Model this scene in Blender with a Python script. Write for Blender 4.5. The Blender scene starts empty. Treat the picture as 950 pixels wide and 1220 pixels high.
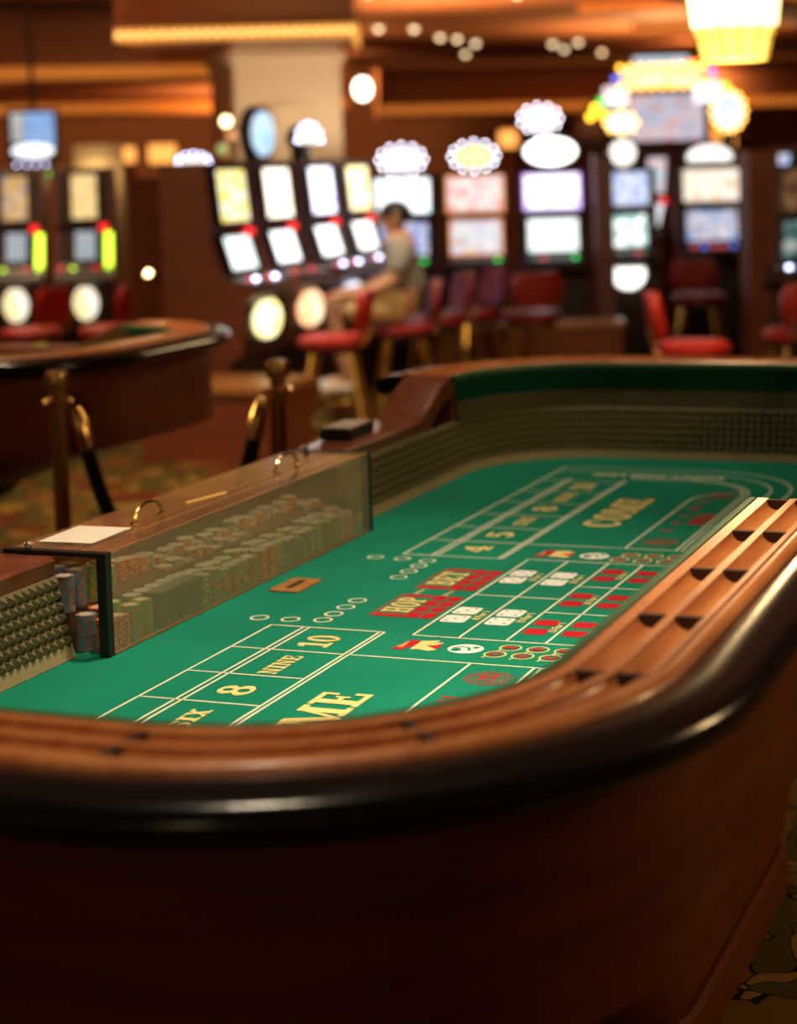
import bpy, bmesh, math, random
from math import sin, cos, pi, radians, sqrt
from mathutils import Vector, Matrix, noise

random.seed(7)
SC = bpy.context.scene
COL = SC.collection

# ------------------------------------------------------------------ camera
FELT = 0.72
YAW, PITCH, ROLL = radians(-20.36), radians(3.97), radians(-1.69)
FWD = Vector((sin(YAW) * cos(PITCH), cos(YAW) * cos(PITCH), -sin(PITCH)))
RGT = Vector((cos(YAW), -sin(YAW), 0))
UPV = RGT.cross(FWD)
r2 = RGT * cos(ROLL) + UPV * sin(ROLL)
u2 = -RGT * sin(ROLL) + UPV * cos(ROLL)
cam_d = bpy.data.cameras.new('camera')
cam = bpy.data.objects.new('camera', cam_d)
COL.objects.link(cam)
m = Matrix((r2, u2, -FWD)).transposed().to_4x4()
m.translation = Vector((0, 0, FELT + 0.88))
cam.matrix_world = m
cam_d.sensor_fit = 'VERTICAL'
cam_d.sensor_height = 36.0
cam_d.sensor_width = 36.0
cam_d.lens = 2193.0 / 1220.0 * 36.0
cam_d.shift_x = -(579 - 475) / 1220.0
cam_d.shift_y = -(610 - 348) / 1220.0
cam_d.clip_start = 0.05
cam_d.clip_end = 120
cam_d.dof.use_dof = True
cam_d.dof.focus_distance = 3.24
cam_d.dof.aperture_fstop = cam_d.lens / 28.0
SC.camera = cam

# ------------------------------------------------------------------ world, big lights, exposure
world = bpy.data.worlds.new('world')
SC.world = world
world.use_nodes = True
world.node_tree.nodes['Background'].inputs[0].default_value = (1.0, 0.62, 0.34, 1)
world.node_tree.nodes['Background'].inputs[1].default_value = 0.16
vs = SC.view_settings
vs.view_transform = 'Standard'
vs.look = 'None'
vs.exposure = 0.0
vs.gamma = 1.0
vs.use_curve_mapping = False


def spot(name, loc, target, power, size, blend=0.8, col=(1, .80, .56), rad=.09):
    l = bpy.data.lights.new(name, 'SPOT')
    l.energy = power
    l.color = col
    l.spot_size = radians(size)
    l.spot_blend = blend
    l.shadow_soft_size = rad
    o = bpy.data.objects.new(name, l)
    COL.objects.link(o)
    o.location = loc
    o.rotation_euler = (Vector(target) - Vector(loc)).to_track_quat('-Z', 'Y').to_euler()
    return o


def BG(d, s, z=0.0):                     # distance ahead of the viewpoint, sideways, height
    return Vector((sin(YAW) * d + cos(YAW) * s, cos(YAW) * d - sin(YAW) * s, z))


BGR = -YAW                               # heading of things that face the viewpoint
CEIL = 3.30
# downlights over the near craps table
spot('table_spotlight', (-1.45, 3.35, CEIL - .06), (-1.42, 3.15, .72), 265, 62, 1.0)
spot('table_spotlight', (-0.55, 2.95, CEIL - .06), (-0.70, 2.75, .95), 190, 40, 1.0)
spot('table_spotlight', (-1.15, 1.90, CEIL - .06), (-1.25, 2.05, .90), 140, 66, 1.0, rad=.12)
spot('table_spotlight', (-1.90, 4.90, CEIL - .06), (-1.70, 4.85, .80), 105, 58, 1.0)
# other casino downlights
spot('aisle_spotlight', BG(9.0, -1.6, CEIL - .06), BG(9.0, -1.5, 0), 300, 80, .9, (1, .72, .42))
spot('aisle_spotlight', BG(6.9, -1.8, CEIL - .06), BG(6.9, -1.6, .9), 170, 60, .9, (1, .72, .42))
spot('aisle_spotlight', BG(11.2, 0.2, CEIL - .06), BG(11.6, 0.0, 0), 130, 80, .9, (1, .74, .46))
spot('aisle_spotlight', BG(10.6, -0.9, CEIL - .06), BG(11.3, -0.8, .6), 330, 40, .9, (1, .80, .52))
spot('aisle_spotlight', BG(9.6, 1.5, CEIL - .06), BG(10.0, 1.2, .5), 130, 60, .9, (1, .74, .46))
spot('aisle_spotlight', BG(12.6, -3.4, CEIL - .06), BG(12.6, -3.0, .5), 300, 80, .9, (1, .72, .42))
spot('column_uplight', BG(15.1, -1.6, 1.55), BG(16.2, -1.62, 2.5), 60, 100, .9, (1, .78, .50))
spot('column_uplight', BG(15.9, -0.5, 1.6), BG(16.4, -1.1, 2.4), 50, 90, .9, (1, .80, .55))
for d, s, z, e, t in ((15.5, -3.6, 1.9, 190, .2), (18.5, -6.0, 1.9, 360, .4), (19.0, -.6, 1.9, 420, .1), (19.0, 2.6, 1.9, 620, .2), (23.0, -3.0, 1.7, 420, .1), (23.5, 2.4, 1.7, 650, .1), (22.0, -9.0, 1.8, 200, .2)):
    spot('ceiling_fill_light', BG(d, s, z), BG(d - t, s, CEIL), e, 150, .9, (1, .52, .20), .2)  # added fill lamps without fittings, to brighten the ceiling


for s in (-7, -2, 3):
    spot('wall_fill_light', BG(26.5, s, CEIL - .1), BG(31, s, 1.5), 420, 120, .9, (1, .52, .20), .2)  # added fill for the dark far wall, no lamp modelled

# ------------------------------------------------------------------ materials
def nodes(name):
    mt = bpy.data.materials.new(name)
    mt.use_nodes = True
    nt = mt.node_tree
    return mt, nt, nt.nodes['Principled BSDF']


def c4(c):
    return (c[0], c[1], c[2], 1)


def pm(name, col, rough=.5, metal=0.0, emit=None, es=0.0, var=None, bump=None, coat=0.0, spec=None, sheen=0.0):
    """var=(colour2, scale, stretch) mixes a second colour by noise; bump=(scale, strength)."""
    mt, nt, b = nodes(name)
    b.inputs['Base Color'].default_value = c4(col)
    b.inputs['Roughness'].default_value = rough
    b.inputs['Metallic'].default_value = metal
    if coat:
        b.inputs['Coat Weight'].default_value = coat
        b.inputs['Coat Roughness'].default_value = .12
    if spec is not None:
        b.inputs['Specular IOR Level'].default_value = spec
    if sheen:
        b.inputs['Sheen Weight'].default_value = sheen
    if emit:
        b.inputs['Emission Color'].default_value = c4(emit)
        b.inputs['Emission Strength'].default_value = es
    if var or bump:
        tc = nt.nodes.new('ShaderNodeTexCoord')
    if var:
        mp = nt.nodes.new('ShaderNodeMapping')
        mp.inputs['Scale'].default_value = var[2]
        nt.links.new(tc.outputs['Object'], mp.inputs[0])
        nz = nt.nodes.new('ShaderNodeTexNoise')
        nz.inputs['Scale'].default_value = var[1]
        nz.inputs['Detail'].default_value = 5
        nt.links.new(mp.outputs[0], nz.inputs['Vector'])
        rp = nt.nodes.new('ShaderNodeValToRGB')
        rp.color_ramp.elements[0].position = .35
        rp.color_ramp.elements[0].color = c4(col)
        rp.color_ramp.elements[1].position = .68
        rp.color_ramp.elements[1].color = c4(var[0])
        nt.links.new(nz.outputs[0], rp.inputs[0])
        nt.links.new(rp.outputs[0], b.inputs['Base Color'])
    if bump:
        n2 = nt.nodes.new('ShaderNodeTexNoise')
        n2.inputs['Scale'].default_value = bump[0]
        n2.inputs['Detail'].default_value = 3
        nt.links.new(tc.outputs['Object'], n2.inputs['Vector'])
        bp = nt.nodes.new('ShaderNodeBump')
        bp.inputs['Strength'].default_value = bump[1]
        bp.inputs['Distance'].default_value = .002
        nt.links.new(n2.outputs[0], bp.inputs['Height'])
        nt.links.new(bp.outputs[0], b.inputs['Normal'])
    return mt


def em(name, col, strength):
    mt, nt, b = nodes(name)
    b.inputs['Base Color'].default_value = c4([x * .5 for x in col])
    b.inputs['Roughness'].default_value = .35
    b.inputs['Emission Color'].default_value = c4(col)
    b.inputs['Emission Strength'].default_value = strength
    return mt


def screen(name, cols, strength, scale=9.0):
    scale *= 1.9
    strength *= .62
    """backlit game art: soft blobs of a few colours"""
    mt, nt, b = nodes(name)
    tc = nt.nodes.new('ShaderNodeTexCoord')
    nz = nt.nodes.new('ShaderNodeTexNoise')
    nz.inputs['Scale'].default_value = scale
    nz.inputs['Detail'].default_value = 2.5
    nt.links.new(tc.outputs['Object'], nz.inputs['Vector'])
    rp = nt.nodes.new('ShaderNodeValToRGB')
    rp.color_ramp.interpolation = 'LINEAR'
    n = len(cols)
    els = rp.color_ramp.elements
    els[0].position = .30
    els[0].color = c4(cols[0])
    els[1].position = .70
    els[1].color = c4(cols[-1])
    for i in range(1, n - 1):
        e = els.new(.30 + .40 * i / (n - 1))
        e.color = c4(cols[i])
    nt.links.new(nz.outputs[0], rp.inputs[0])
    b.inputs['Base Color'].default_value = (.02, .02, .02, 1)
    b.inputs['Roughness'].default_value = .2
    nt.links.new(rp.outputs[0], b.inputs['Emission Color'])
    b.inputs['Emission Strength'].default_value = strength
    return mt


M = {}
M['felt'] = pm('green_felt', (.004, .205, .120), .95, var=((.007, .25, .150), 3.0, (1, 1, 1)), bump=(900, .35), spec=.12, sheen=.02)
M['felt_dark'] = pm('dark_green_felt', (.004, .060, .030), .95, bump=(600, .3), spec=.1)
M['print_white'] = pm('cream_white_print', (.80, .82, .62), .85, spec=.15)
M['print_yellow'] = pm('yellow_print', (.84, .68, .26), .85, spec=.15)
M['print_red'] = pm('red_print', (.50, .012, .022), .85, spec=.15)
M['print_ivory'] = pm('white_print', (.82, .88, .82), .85, spec=.15)
M['print_dark'] = pm('dark_print', (.02, .05, .04), .85, spec=.15)
M['rail_wood'] = pm('varnished_rail_wood', (.56, .205, .058), .42, var=((.40, .120, .030), 5.0, (9, 1.2, 9)), coat=.22, bump=(60, .06))
M['rail_wood_dark'] = pm('dark_varnished_wood', (.20, .052, .016), .38, var=((.11, .024, .008), 6.0, (9, 1.2, 9)), coat=.4)
M['divider_wood'] = pm('dark_brown_divider', (.035, .010, .005), .6)  # one even dark brown, much darker than the rail wood
M['lip'] = pm('green_lip', (.022, .090, .032), .5)
M['body_wood'] = pm('brown_cabinet_wood', (.165, .038, .007), .55, var=((.110, .022, .004), 3.0, (1, 1, 9)), spec=.22)
M['seam'] = pm('dark_joint', (.012, .006, .004), .8)
M['plinth_wood'] = pm('orange_brown_plinth_wood', (.15, .038, .008), .55, spec=.2)
M['vinyl'] = pm('black_vinyl', (.004, .004, .005), .19, bump=(140, .12), spec=.42)
M['rubber'] = pm('olive_rubber', (.125, .108, .045), .62, bump=(300, .15), spec=.3)
M['khaki'] = pm('khaki_strip', (.33, .28, .145), .7)
M['band'] = pm('brown_green_band', (.085, .068, .030), .7)
M['black'] = pm('black_metal', (.007, .006, .006), .45)
M['chrome'] = pm('chrome', (.8, .8, .8), .12, 1.0)
M['brass'] = pm('polished_brass', (.72, .46, .16), .2, 1.0)
M['old_brass'] = pm('aged_brass', (.42, .22, .08), .3, 1.0)
M['gold_leg'] = pm('gold_metal', (.62, .40, .11), .3, 1.0)
M['paper'] = pm('white_card', (.82, .74, .62), .8)
M['red_vinyl'] = pm('red_vinyl', (.42, .018, .012), .42)
M['maroon_vinyl'] = pm('maroon_vinyl', (.20, .008, .010), .45)
M['rope'] = pm('black_velvet_rope', (.004, .004, .005), .9)
M['oak'] = pm('oak_trim', (.46, .21, .06), .4, var=((.33, .13, .035), 6, (1, 9, 9)))
M['slot_body'] = pm('dark_cabinet', (.030, .012, .010), .4)
M['slot_trim'] = pm('cabinet_side_panel', (.16, .055, .055), .45)
M['slot_black'] = pm('black_plastic', (.008, .007, .008), .35)
M['cream_col'] = pm('cream_plaster', (.62, .47, .33), .8)
M['panel_brown'] = pm('brown_panel', (.22, .050, .015), .5, var=((.17, .036, .012), 2, (1, 1, 6)))
M['skin'] = pm('skin', (.50, .27, .17), .55)
M['hair'] = pm('black_hair', (.008, .006, .005), .5)
M['shirt'] = pm('grey_shirt', (.23, .22, .21), .9)
M['shorts'] = pm('cream_shorts', (.72, .55, .30), .9)
M['shoe'] = pm('white_shoes', (.6, .55, .5), .7)


def carpet():
    mt, nt, b = nodes('patterned_carpet')
    tc = nt.nodes.new('ShaderNodeTexCoord')
    nz = nt.nodes.new('ShaderNodeTexNoise')
    nz.inputs['Scale'].default_value = 4.5
    nz.inputs['Detail'].default_value = 2
    nt.links.new(tc.outputs['Object'], nz.inputs['Vector'])
    mx = nt.nodes.new('ShaderNodeMixRGB')
    mx.inputs[0].default_value = .34
    nt.links.new(tc.outputs['Object'], mx.inputs[1])
    nt.links.new(nz.outputs['Color'], mx.inputs[2])
    vo = nt.nodes.new('ShaderNodeTexVoronoi')
    vo.inputs['Scale'].default_value = 10
    nt.links.new(mx.outputs[0], vo.inputs['Vector'])
    sp = nt.nodes.new('ShaderNodeSeparateColor')
    nt.links.new(vo.outputs['Color'], sp.inputs[0])
    rp = nt.nodes.new('ShaderNodeValToRGB')
    rp.color_ramp.interpolation = 'CONSTANT'
    els = rp.color_ramp.elements
    els[0].position = 0
    els[0].color = (.17, .10, .02, 1)
    els[1].position = .32
    els[1].color = (.085, .07, .018, 1)
    for p, c in ((.55, (.16, .02, .010)), (.63, (.28, .16, .035)), (.80, (.085, .060, .016)), (.92, (.20, .07, .018))):
        e = els.new(p)
        e.color = c4(c)
    nt.links.new(sp.outputs[0], rp.inputs[0])
    ve = nt.nodes.new('ShaderNodeTexVoronoi')
    ve.feature = 'DISTANCE_TO_EDGE'
    ve.inputs['Scale'].default_value = 10
    nt.links.new(mx.outputs[0], ve.inputs['Vector'])
    lt = nt.nodes.new('ShaderNodeMath')
    lt.operation = 'LESS_THAN'
    lt.inputs[1].default_value = .030
    nt.links.new(ve.outputs['Distance'], lt.inputs[0])
    m2 = nt.nodes.new('ShaderNodeMixRGB')
    nt.links.new(lt.outputs[0], m2.inputs[0])
    nt.links.new(rp.outputs[0], m2.inputs[1])
    m2.inputs[2].default_value = (.012, .010, .006, 1)
    nt.links.new(m2.outputs[0], b.inputs['Base Color'])
    b.inputs['Roughness'].default_value = .95
    b.inputs['Specular IOR Level'].default_value = .1
    return mt


def acrylic(name, haze):
    """thin, slightly hazy clear sheet"""
    mt = bpy.data.materials.new(name)
    mt.use_nodes = True
    nt = mt.node_tree
    nt.nodes.clear()
    out = nt.nodes.new('ShaderNodeOutputMaterial')
    tr = nt.nodes.new('ShaderNodeBsdfTransparent')
    tr.inputs[0].default_value = (.985, .965, .93, 1)
    gl = nt.nodes.new('ShaderNodeBsdfGlossy')
    gl.inputs['Roughness'].default_value = .10
    gl.inputs[0].default_value = (1, 1, 1, 1)
    df = nt.nodes.new('ShaderNodeBsdfDiffuse')
    df.inputs[0].default_value = (.68, .53, .34, 1)
    lw_ = nt.nodes.new('ShaderNodeLayerWeight')
    pw = nt.nodes.new('ShaderNodeMath')
    pw.operation = 'POWER'
    pw.inputs[1].default_value = 5.0
    nt.links.new(lw_.outputs['Facing'], pw.inputs[0])
    ma = nt.nodes.new('ShaderNodeMath')
    ma.operation = 'MULTIPLY_ADD'
    ma.inputs[1].default_value = .55
    ma.inputs[2].default_value = .035
    nt.links.new(pw.outputs[0], ma.inputs[0])
    m1 = nt.nodes.new('ShaderNodeMixShader')
    m1.inputs[0].default_value = haze
    nt.links.new(tr.outputs[0], m1.inputs[1])
    nt.links.new(df.outputs[0], m1.inputs[2])
    m2 = nt.nodes.new('ShaderNodeMixShader')
    nt.links.new(ma.outputs[0], m2.inputs[0])
    nt.links.new(m1.outputs[0], m2.inputs[1])
    nt.links.new(gl.outputs[0], m2.inputs[2])
    nt.links.new(m2.outputs[0], out.inputs[0])
    return mt


M['carpet'] = carpet()
M['acrylic'] = acrylic('hazy_acrylic', .20)
M['acrylic_clear'] = acrylic('clear_acrylic', .05)
M['ceiling'] = pm('brown_ceiling', (.40, .17, .075), .7, var=((.30, .115, .05), .6, (1, 1, 1)))
M['soffit'] = pm('brown_soffit', (.36, .15, .065), .6)
M['far_wall'] = pm('far_brown_wall', (.26, .10, .04), .8)
M['cove'] = em('orange_cove_light', (1, .30, .04), .42)
M['gold_band'] = em('gold_bulb_band', (1, .46, .09), .85)
M['gold_bulb'] = em('gold_bulb', (1, .58, .18), 3)
M['downlight'] = em('downlight_glow', (1, .72, .40), 3.4)
M['bulb_white'] = em('white_bulb', (.90, .86, 1.0), 13)
M['bulb_blue'] = em('blue_white_bulb', (.62, .64, 1.0), 12)
M['bulb_yellow'] = em('yellow_bulb', (1, .50, .03), 7)
M['oval_white'] = em('white_lit_oval', (1, .96, .90), 1.7)
M['oval_bright'] = em('bright_white_oval', (1, .97, .93), 4)
M['oval_yellow'] = em('yellow_lit_oval', (1, .85, .35), 1.6)
M['green_led'] = em('green_led', (.01, .80, .07), 3.0)
M['red_led'] = em('red_led', (.9, .02, .02), 2.0)
M['lime_glow'] = em('lime_glow_strip', (.62, 1.0, .05), 3.0)
M['blue_ball'] = em('blue_lamp', (.12, .18, 1.0), 2.6)
M['orange_edge'] = em('orange_screen_edge', (1, .30, .06), 1.1)
M['purple_edge'] = em('purple_screen_edge', (.35, .10, .75), 1.2)
M['purple_ball'] = em('purple_lamp', (.35, .08, .55), 1.5)


# ------------------------------------------------------------------ mesh builder
class MB:
    def __init__(self):
        self.v = []
        self.f = []
        self.mi = []

    def add(self, vs_, fs, mi=0):
        o = len(self.v)
        self.v += [tuple(p) for p in vs_]
        for f in fs:
            self.f.append([i + o for i in f])
            self.mi.append(mi)
        return self

    def box(self, c, s, rz=0.0, mi=0, M4=None):
        x, y, z = s[0] / 2, s[1] / 2, s[2] / 2
        p = [(-x, -y, -z), (x, -y, -z), (x, y, -z), (-x, y, -z), (-x, -y, z), (x, -y, z), (x, y, z), (-x, y, z)]
        R = M4 if M4 is not None else Matrix.Rotation(rz, 4, 'Z')
        p = [(R @ Vector(q)) + Vector(c) for q in p]
        return self.add(p, [(3, 2, 1, 0), (4, 5, 6, 7), (0, 1, 5, 4), (1, 2, 6, 5), (2, 3, 7, 6), (3, 0, 4, 7)], mi)

    def bar(self, a, b, w, h):
        a, b = Vector(a), Vector(b)
        d = b - a
        R = d.to_track_quat('X', 'Z').to_matrix().to_4x4()
        return self.box((a + b) / 2, (d.length, w, h), M4=R)

    def prism(self, poly, a, b, axis='z', mi=0):
        """poly extruded from a to b along axis. axis x: poly=(y,z); y: poly=(x,z); z: poly=(x,y)"""
        n = len(poly)

        def P(p, t):
            return {'z': (p[0], p[1], t), 'x': (t, p[0], p[1]), 'y': (p[0], t, p[1])}[axis]
        vv = [P(p, a) for p in poly] + [P(p, b) for p in poly]
        ff = [tuple(range(n))[::-1], tuple(range(n, 2 * n))] + [(i, (i + 1) % n, (i + 1) % n + n, i + n) for i in range(n)]
        return self.add(vv, ff, mi)

    def lathe(self, prof, c=(0, 0, 0), n=24, M4=None, mi=0, sx=1, sy=1):
        vv, ff = [], []
        for r, z in prof:
            for k in range(n):
                a = 2 * pi * k / n
                q = Vector((r * cos(a) * sx, r * sin(a) * sy, z))
                if M4 is not None:
                    q = M4 @ q
                vv.append(q + Vector(c))
        for j in range(len(prof) - 1):
            for k in range(n):
                k2 = (k + 1) % n
                ff.append((j * n + k, j * n + k2, (j + 1) * n + k2, (j + 1) * n + k))
        if prof[0][0] > 1e-5:
            ff.append(tuple(range(n))[::-1])
        if prof[-1][0] > 1e-5:
            ff.append(tuple((len(prof) - 1) * n + k for k in range(n)))
        return self.add(vv, ff, mi)

    def ball(self, c, r, n=12, sz=1.0):
        k = max(4, n // 2)
        return self.lathe([(r * sin(pi * j / k), -r * cos(pi * j / k) * sz) for j in range(k + 1)], c, n)

    def tube(self, path, r, n=10, closed=False):
        path = [Vector(p) for p in path]
        vv, ff = [], []
        L = len(path)
        up = Vector((0, 0, 1))
        for i, p in enumerate(path):
            a = path[(i - 1) % L] if (closed or i > 0) else p
            b = path[(i + 1) % L] if (closed or i < L - 1) else p
            t = (b - a).normalized()
            ref = up if abs(t.z) < .95 else Vector((1, 0, 0))
            x = t.cross(ref).normalized()
            y = x.cross(t)
            rr = r[i] if isinstance(r, (list, tuple)) else r
            for k in range(n):
                an = 2 * pi * k / n
                vv.append(p + x * cos(an) * rr + y * sin(an) * rr)
        for i in range(L if closed else L - 1):
            j = (i + 1) % L
            for k in range(n):
                k2 = (k + 1) % n
                ff.append((i * n + k, i * n + k2, j * n + k2, j * n + k))
        if not closed:
            ff.append(tuple(range(n))[::-1])
            ff.append(tuple((L - 1) * n + k for k in range(n)))
        return self.add(vv, ff)

    def sweep(self, prof, path, closed_prof=True, caps=True):
        """path: list of (x, y, nx, ny, dz); prof: list of (d, z)"""
        n = len(prof)
        vv, ff = [], []
        for (x, y, nx, ny, dz) in path:
            for d, z in prof:
                vv.append((x + nx * d, y + ny * d, z + dz))
        L = len(path)
        for i in range(L - 1):
            for k in range(n if closed_prof else n - 1):
                k2 = (k + 1) % n
                ff.append((i * n + k, (i + 1) * n + k, (i + 1) * n + k2, i * n + k2))
        if closed_prof and caps:
            ff.append(tuple(range(n)))
            ff.append(tuple((L - 1) * n + k for k in range(n))[::-1])
        return self.add(vv, ff)

    def build(self, name, mat, parent=None, smooth=False, off=None, bevel=0, seg=2, kind=None):
        me = bpy.data.meshes.new(name)
        vv = self.v if off is None else [(a - off[0], b - off[1], c - off[2]) for a, b, c in self.v]
        me.from_pydata([tuple(p) for p in vv], [], self.f)
        mats = mat if isinstance(mat, (list, tuple)) else [mat]
        for mt in mats:
            me.materials.append(M[mt] if isinstance(mt, str) else mt)
        if len(mats) > 1:
            me.polygons.foreach_set('material_index', self.mi)
        bm = bmesh.new()
        bm.from_mesh(me)
        bmesh.ops.recalc_face_normals(bm, faces=bm.faces)
        bm.to_mesh(me)
        bm.free()
        if smooth:
            for p in me.polygons:
                p.use_smooth = True
            try:
                me.set_sharp_from_angle(angle=radians(40))
            except Exception:
                pass
        me.update()
        o = bpy.data.objects.new(name, me)
        COL.objects.link(o)
        if parent is not None:
            o.parent = parent
        if bevel:
            b = o.modifiers.new('bevel', 'BEVEL')
            b.width = bevel
            b.segments = seg
            b.limit_method = 'ANGLE'
        if kind:
            o['kind'] = kind
        return o


def tag(o, label, cat, group=None):
    o['label'] = label
    o['category'] = cat
    if group:
        o['group'] = group
    return o


def empty(name, loc, rz=0.0):
    o = bpy.data.objects.new(name, None)
    o.empty_display_size = .1
    COL.objects.link(o)
    o.location = loc
    o.rotation_euler = (0, 0, rz)
    return o


def thing(name, label, cat, loc=(0, 0, 0), rz=0.0, group=None):
    return tag(empty(name, loc, rz), label, cat, group)


def copy_tree(o, parent=None, skip=()):
    c = o.copy()
    COL.objects.link(c)
    c.parent = parent
    for ch in list(o.children):
        if ch.name.split('.')[0] in skip:
            continue
        copy_tree(ch, c, skip)
    return c


def link_copy(o, parent, loc, rot=(0, 0, 0)):
    c = o.copy()
    COL.objects.link(c)
    c.parent = parent
    c.location = loc
    c.rotation_euler = rot
    return c


def structure(o):
    o['kind'] = 'structure'
    return o


# ------------------------------------------------------------------ the room
structure(MB().box((-6, 14, -.05), (50, 50, .1)).build('floor', 'carpet'))
structure(MB().box((-6, 14, CEIL + .05), (50, 50, .1)).build('ceiling', 'ceiling'))
wb = MB()
c = BG(31, 0, 1.65)
wb.box(c, (44, .2, 3.3), BGR)
structure(wb.build('wall_back', 'far_wall'))
wl = MB().box(BG(16, -12, 1.65), (.2, 34, 3.3), BGR)
structure(wl.build('wall_left', 'far_wall'))
wr = MB().box(BG(16, 10, 1.65), (.2, 34, 3.3), BGR)
structure(wr.build('wall_right', 'far_wall'))

# dropped ceiling beams with cove lights along their lower edge
beam_specs = [
    # d0, s0, d1, s1, bottom z, height, width
    (17.6, -8.0, 19.0, -2.3, 2.52, .70, .9),
    (23.0, -9.0, 24.5, -1.8, 2.36, .80, .9),
    (27.0, -1.5, 28.5, 9.0, 2.32, .70, 1.0),
    (13.5, 1.6, 19.5, 4.6, 2.78, .50, .7),
]
for i, (d0, s0, d1, s1, zb, hh, ww) in enumerate(beam_specs):
    a, b_ = BG(d0, s0, zb + hh / 2), BG(d1, s1, zb + hh / 2)
    o = structure(MB().bar(a, b_, ww, hh).build('trim_%d' % (i + 1), 'soffit'))
    n = (b_ - a).normalized().cross(Vector((0, 0, 1)))
    if (n.dot(Vector((sin(YAW), cos(YAW), 0)))) > 0:
        n = -n
    if True:
        MB().bar(a + n * (ww / 2 + .03) + Vector((0, 0, -hh / 2 + .09)), b_ + n * (ww / 2 + .03) + Vector((0, 0, -hh / 2 + .09)), .05, .12).build('cove_strip', 'cove', o)
    MB().bar(a + n * (ww / 2 + .05) + Vector((0, 0, hh / 2 - .06)), b_ + n * (ww / 2 + .05) + Vector((0, 0, hh / 2 - .06)), .10, .07).build('crown_moulding', 'panel_brown', o)

# orange-lit tray in the ceiling at the right
tr_ = structure(MB().box(BG(20.5, 3.6, CEIL - .02), (4.6, 3.4, .04), BGR - .25).build('trim_5', 'soffit'))
MB().box(BG(18.9, 3.1, CEIL - .10), (4.2, .08, .10), BGR - .25).build('cove_strip', 'cove', tr_)
MB().box(BG(21.9, 3.9, CEIL - .10), (4.2, .08, .10), BGR - .25).build('cove_strip', 'cove', tr_)

# ceiling downlights
dl = thing('ceiling_downlight', 'small round glowing downlight recessed in the brown casino ceiling', 'downlight', (0, 0, 0), 0, 'ceiling downlights')
MB().ball((0, 0, -.012), .045, 12).build('lens', 'downlight', dl)
MB().lathe([(.048, .0), (.060, -.006), (.075, -.002), (.075, .012)], n=20).build('trim_ring', 'gold_leg', dl)
dl_spots = [(22.4, -1.20), (22.6, -.78), (24.6, -.28), (25.6, -.04), (27.5, 1.27), (26.0, 1.40), (20.0, -3.40), (17.8, -1.05), (17.9, -2.48),
            (18.4, .40), (26.2, 1.05), (28.6, 1.9), (24.2, -.5), (28, -.2)]
for i, (d, s) in enumerate(dl_spots):
    o = dl if i == 0 else copy_tree(dl)
    o.location = BG(d, s, CEIL - .012)
# the downlight fittings over the tables and aisles (one at each spot lamp)
for i, p in enumerate([(-1.45, 3.35), (-.55, 2.95), (-1.30, 1.95), (-1.90, 4.90)]):
    o = copy_tree(dl)
    o.location = (p[0], p[1], CEIL - .012)

# ------------------------------------------------------------------ craps table
XL, XR, Y0, Y1, RC = -1.925, -.680, 1.720, 5.250, .38
YC = 3.482
TO = Vector(((XL + XR) / 2, (Y0 + Y1) / 2, 0))
table = thing('craps_table', 'large craps table with green felt layout and black padded wooden chip rail', 'table', TO)


def rr_path(parts, step=.03, x0=XL, x1=XR, y0=Y0, y1=Y1, R=RC):
    """pieces of a rounded rectangle, counter-clockwise, with outward normals; parts: (kind, a, b)"""
    out = []

    def put(x, y, nx, ny):
        if not out or (abs(out[-1][0] - x) + abs(out[-1][1] - y)) > 1e-5:
            out.append((x, y, nx, ny, 0.0))
    for kind, a, b in parts:
        if kind in 'LR':
            n = max(1, int(abs(b - a) / step))
            for i in range(n + 1):
                y = a + (b - a) * i / n
                put(x0 if kind == 'L' else x1, y, -1 if kind == 'L' else 1, 0)
        elif kind in 'BT':
            n = max(1, int(abs(b - a) / step))
            for i in range(n + 1):
                x = a + (b - a) * i / n
                put(x, y0 if kind == 'B' else y1, 0, -1 if kind == 'B' else 1)
        else:
            cx, cy, a0 = {'bl': (x0 + R, y0 + R, pi), 'br': (x1 - R, y0 + R, 1.5 * pi), 'tr': (x1 - R, y1 - R, 0), 'tl': (x0 + R, y1 - R, .5 * pi)}[kind]
            n = 20
            for i in range(n + 1):
                t = a0 + .5 * pi * i / n
                put(cx + R * cos(t), cy + R * sin(t), cos(t), sin(t))
    return out


SN0, SN1 = 3.175, 3.79            # stick-side notch in the rail
SD = 4.87                         # where the rail drops down to the dealers' side
near_path = rr_path([('L', 2 * YC - SD, Y0 + RC), ('bl', 0, 0), ('B', XL + RC, XR - RC), ('br', 0, 0), ('R', Y0 + RC, SN0)])
far_path = rr_path([('R', SN1, Y1 - RC), ('tr', 0, 0), ('T', XR - RC, XL + RC), ('tl', 0, 0), ('L', Y1 - RC, SD)])
full_path = rr_path([('L', YC, Y0 + RC), ('bl', 0, 0), ('B', XL + RC, XR - RC), ('br', 0, 0), ('R', Y0 + RC, Y1 - RC), ('tr', 0, 0), ('T', XR - RC, XL + RC), ('tl', 0, 0), ('L', Y1 - RC, YC)])

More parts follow.
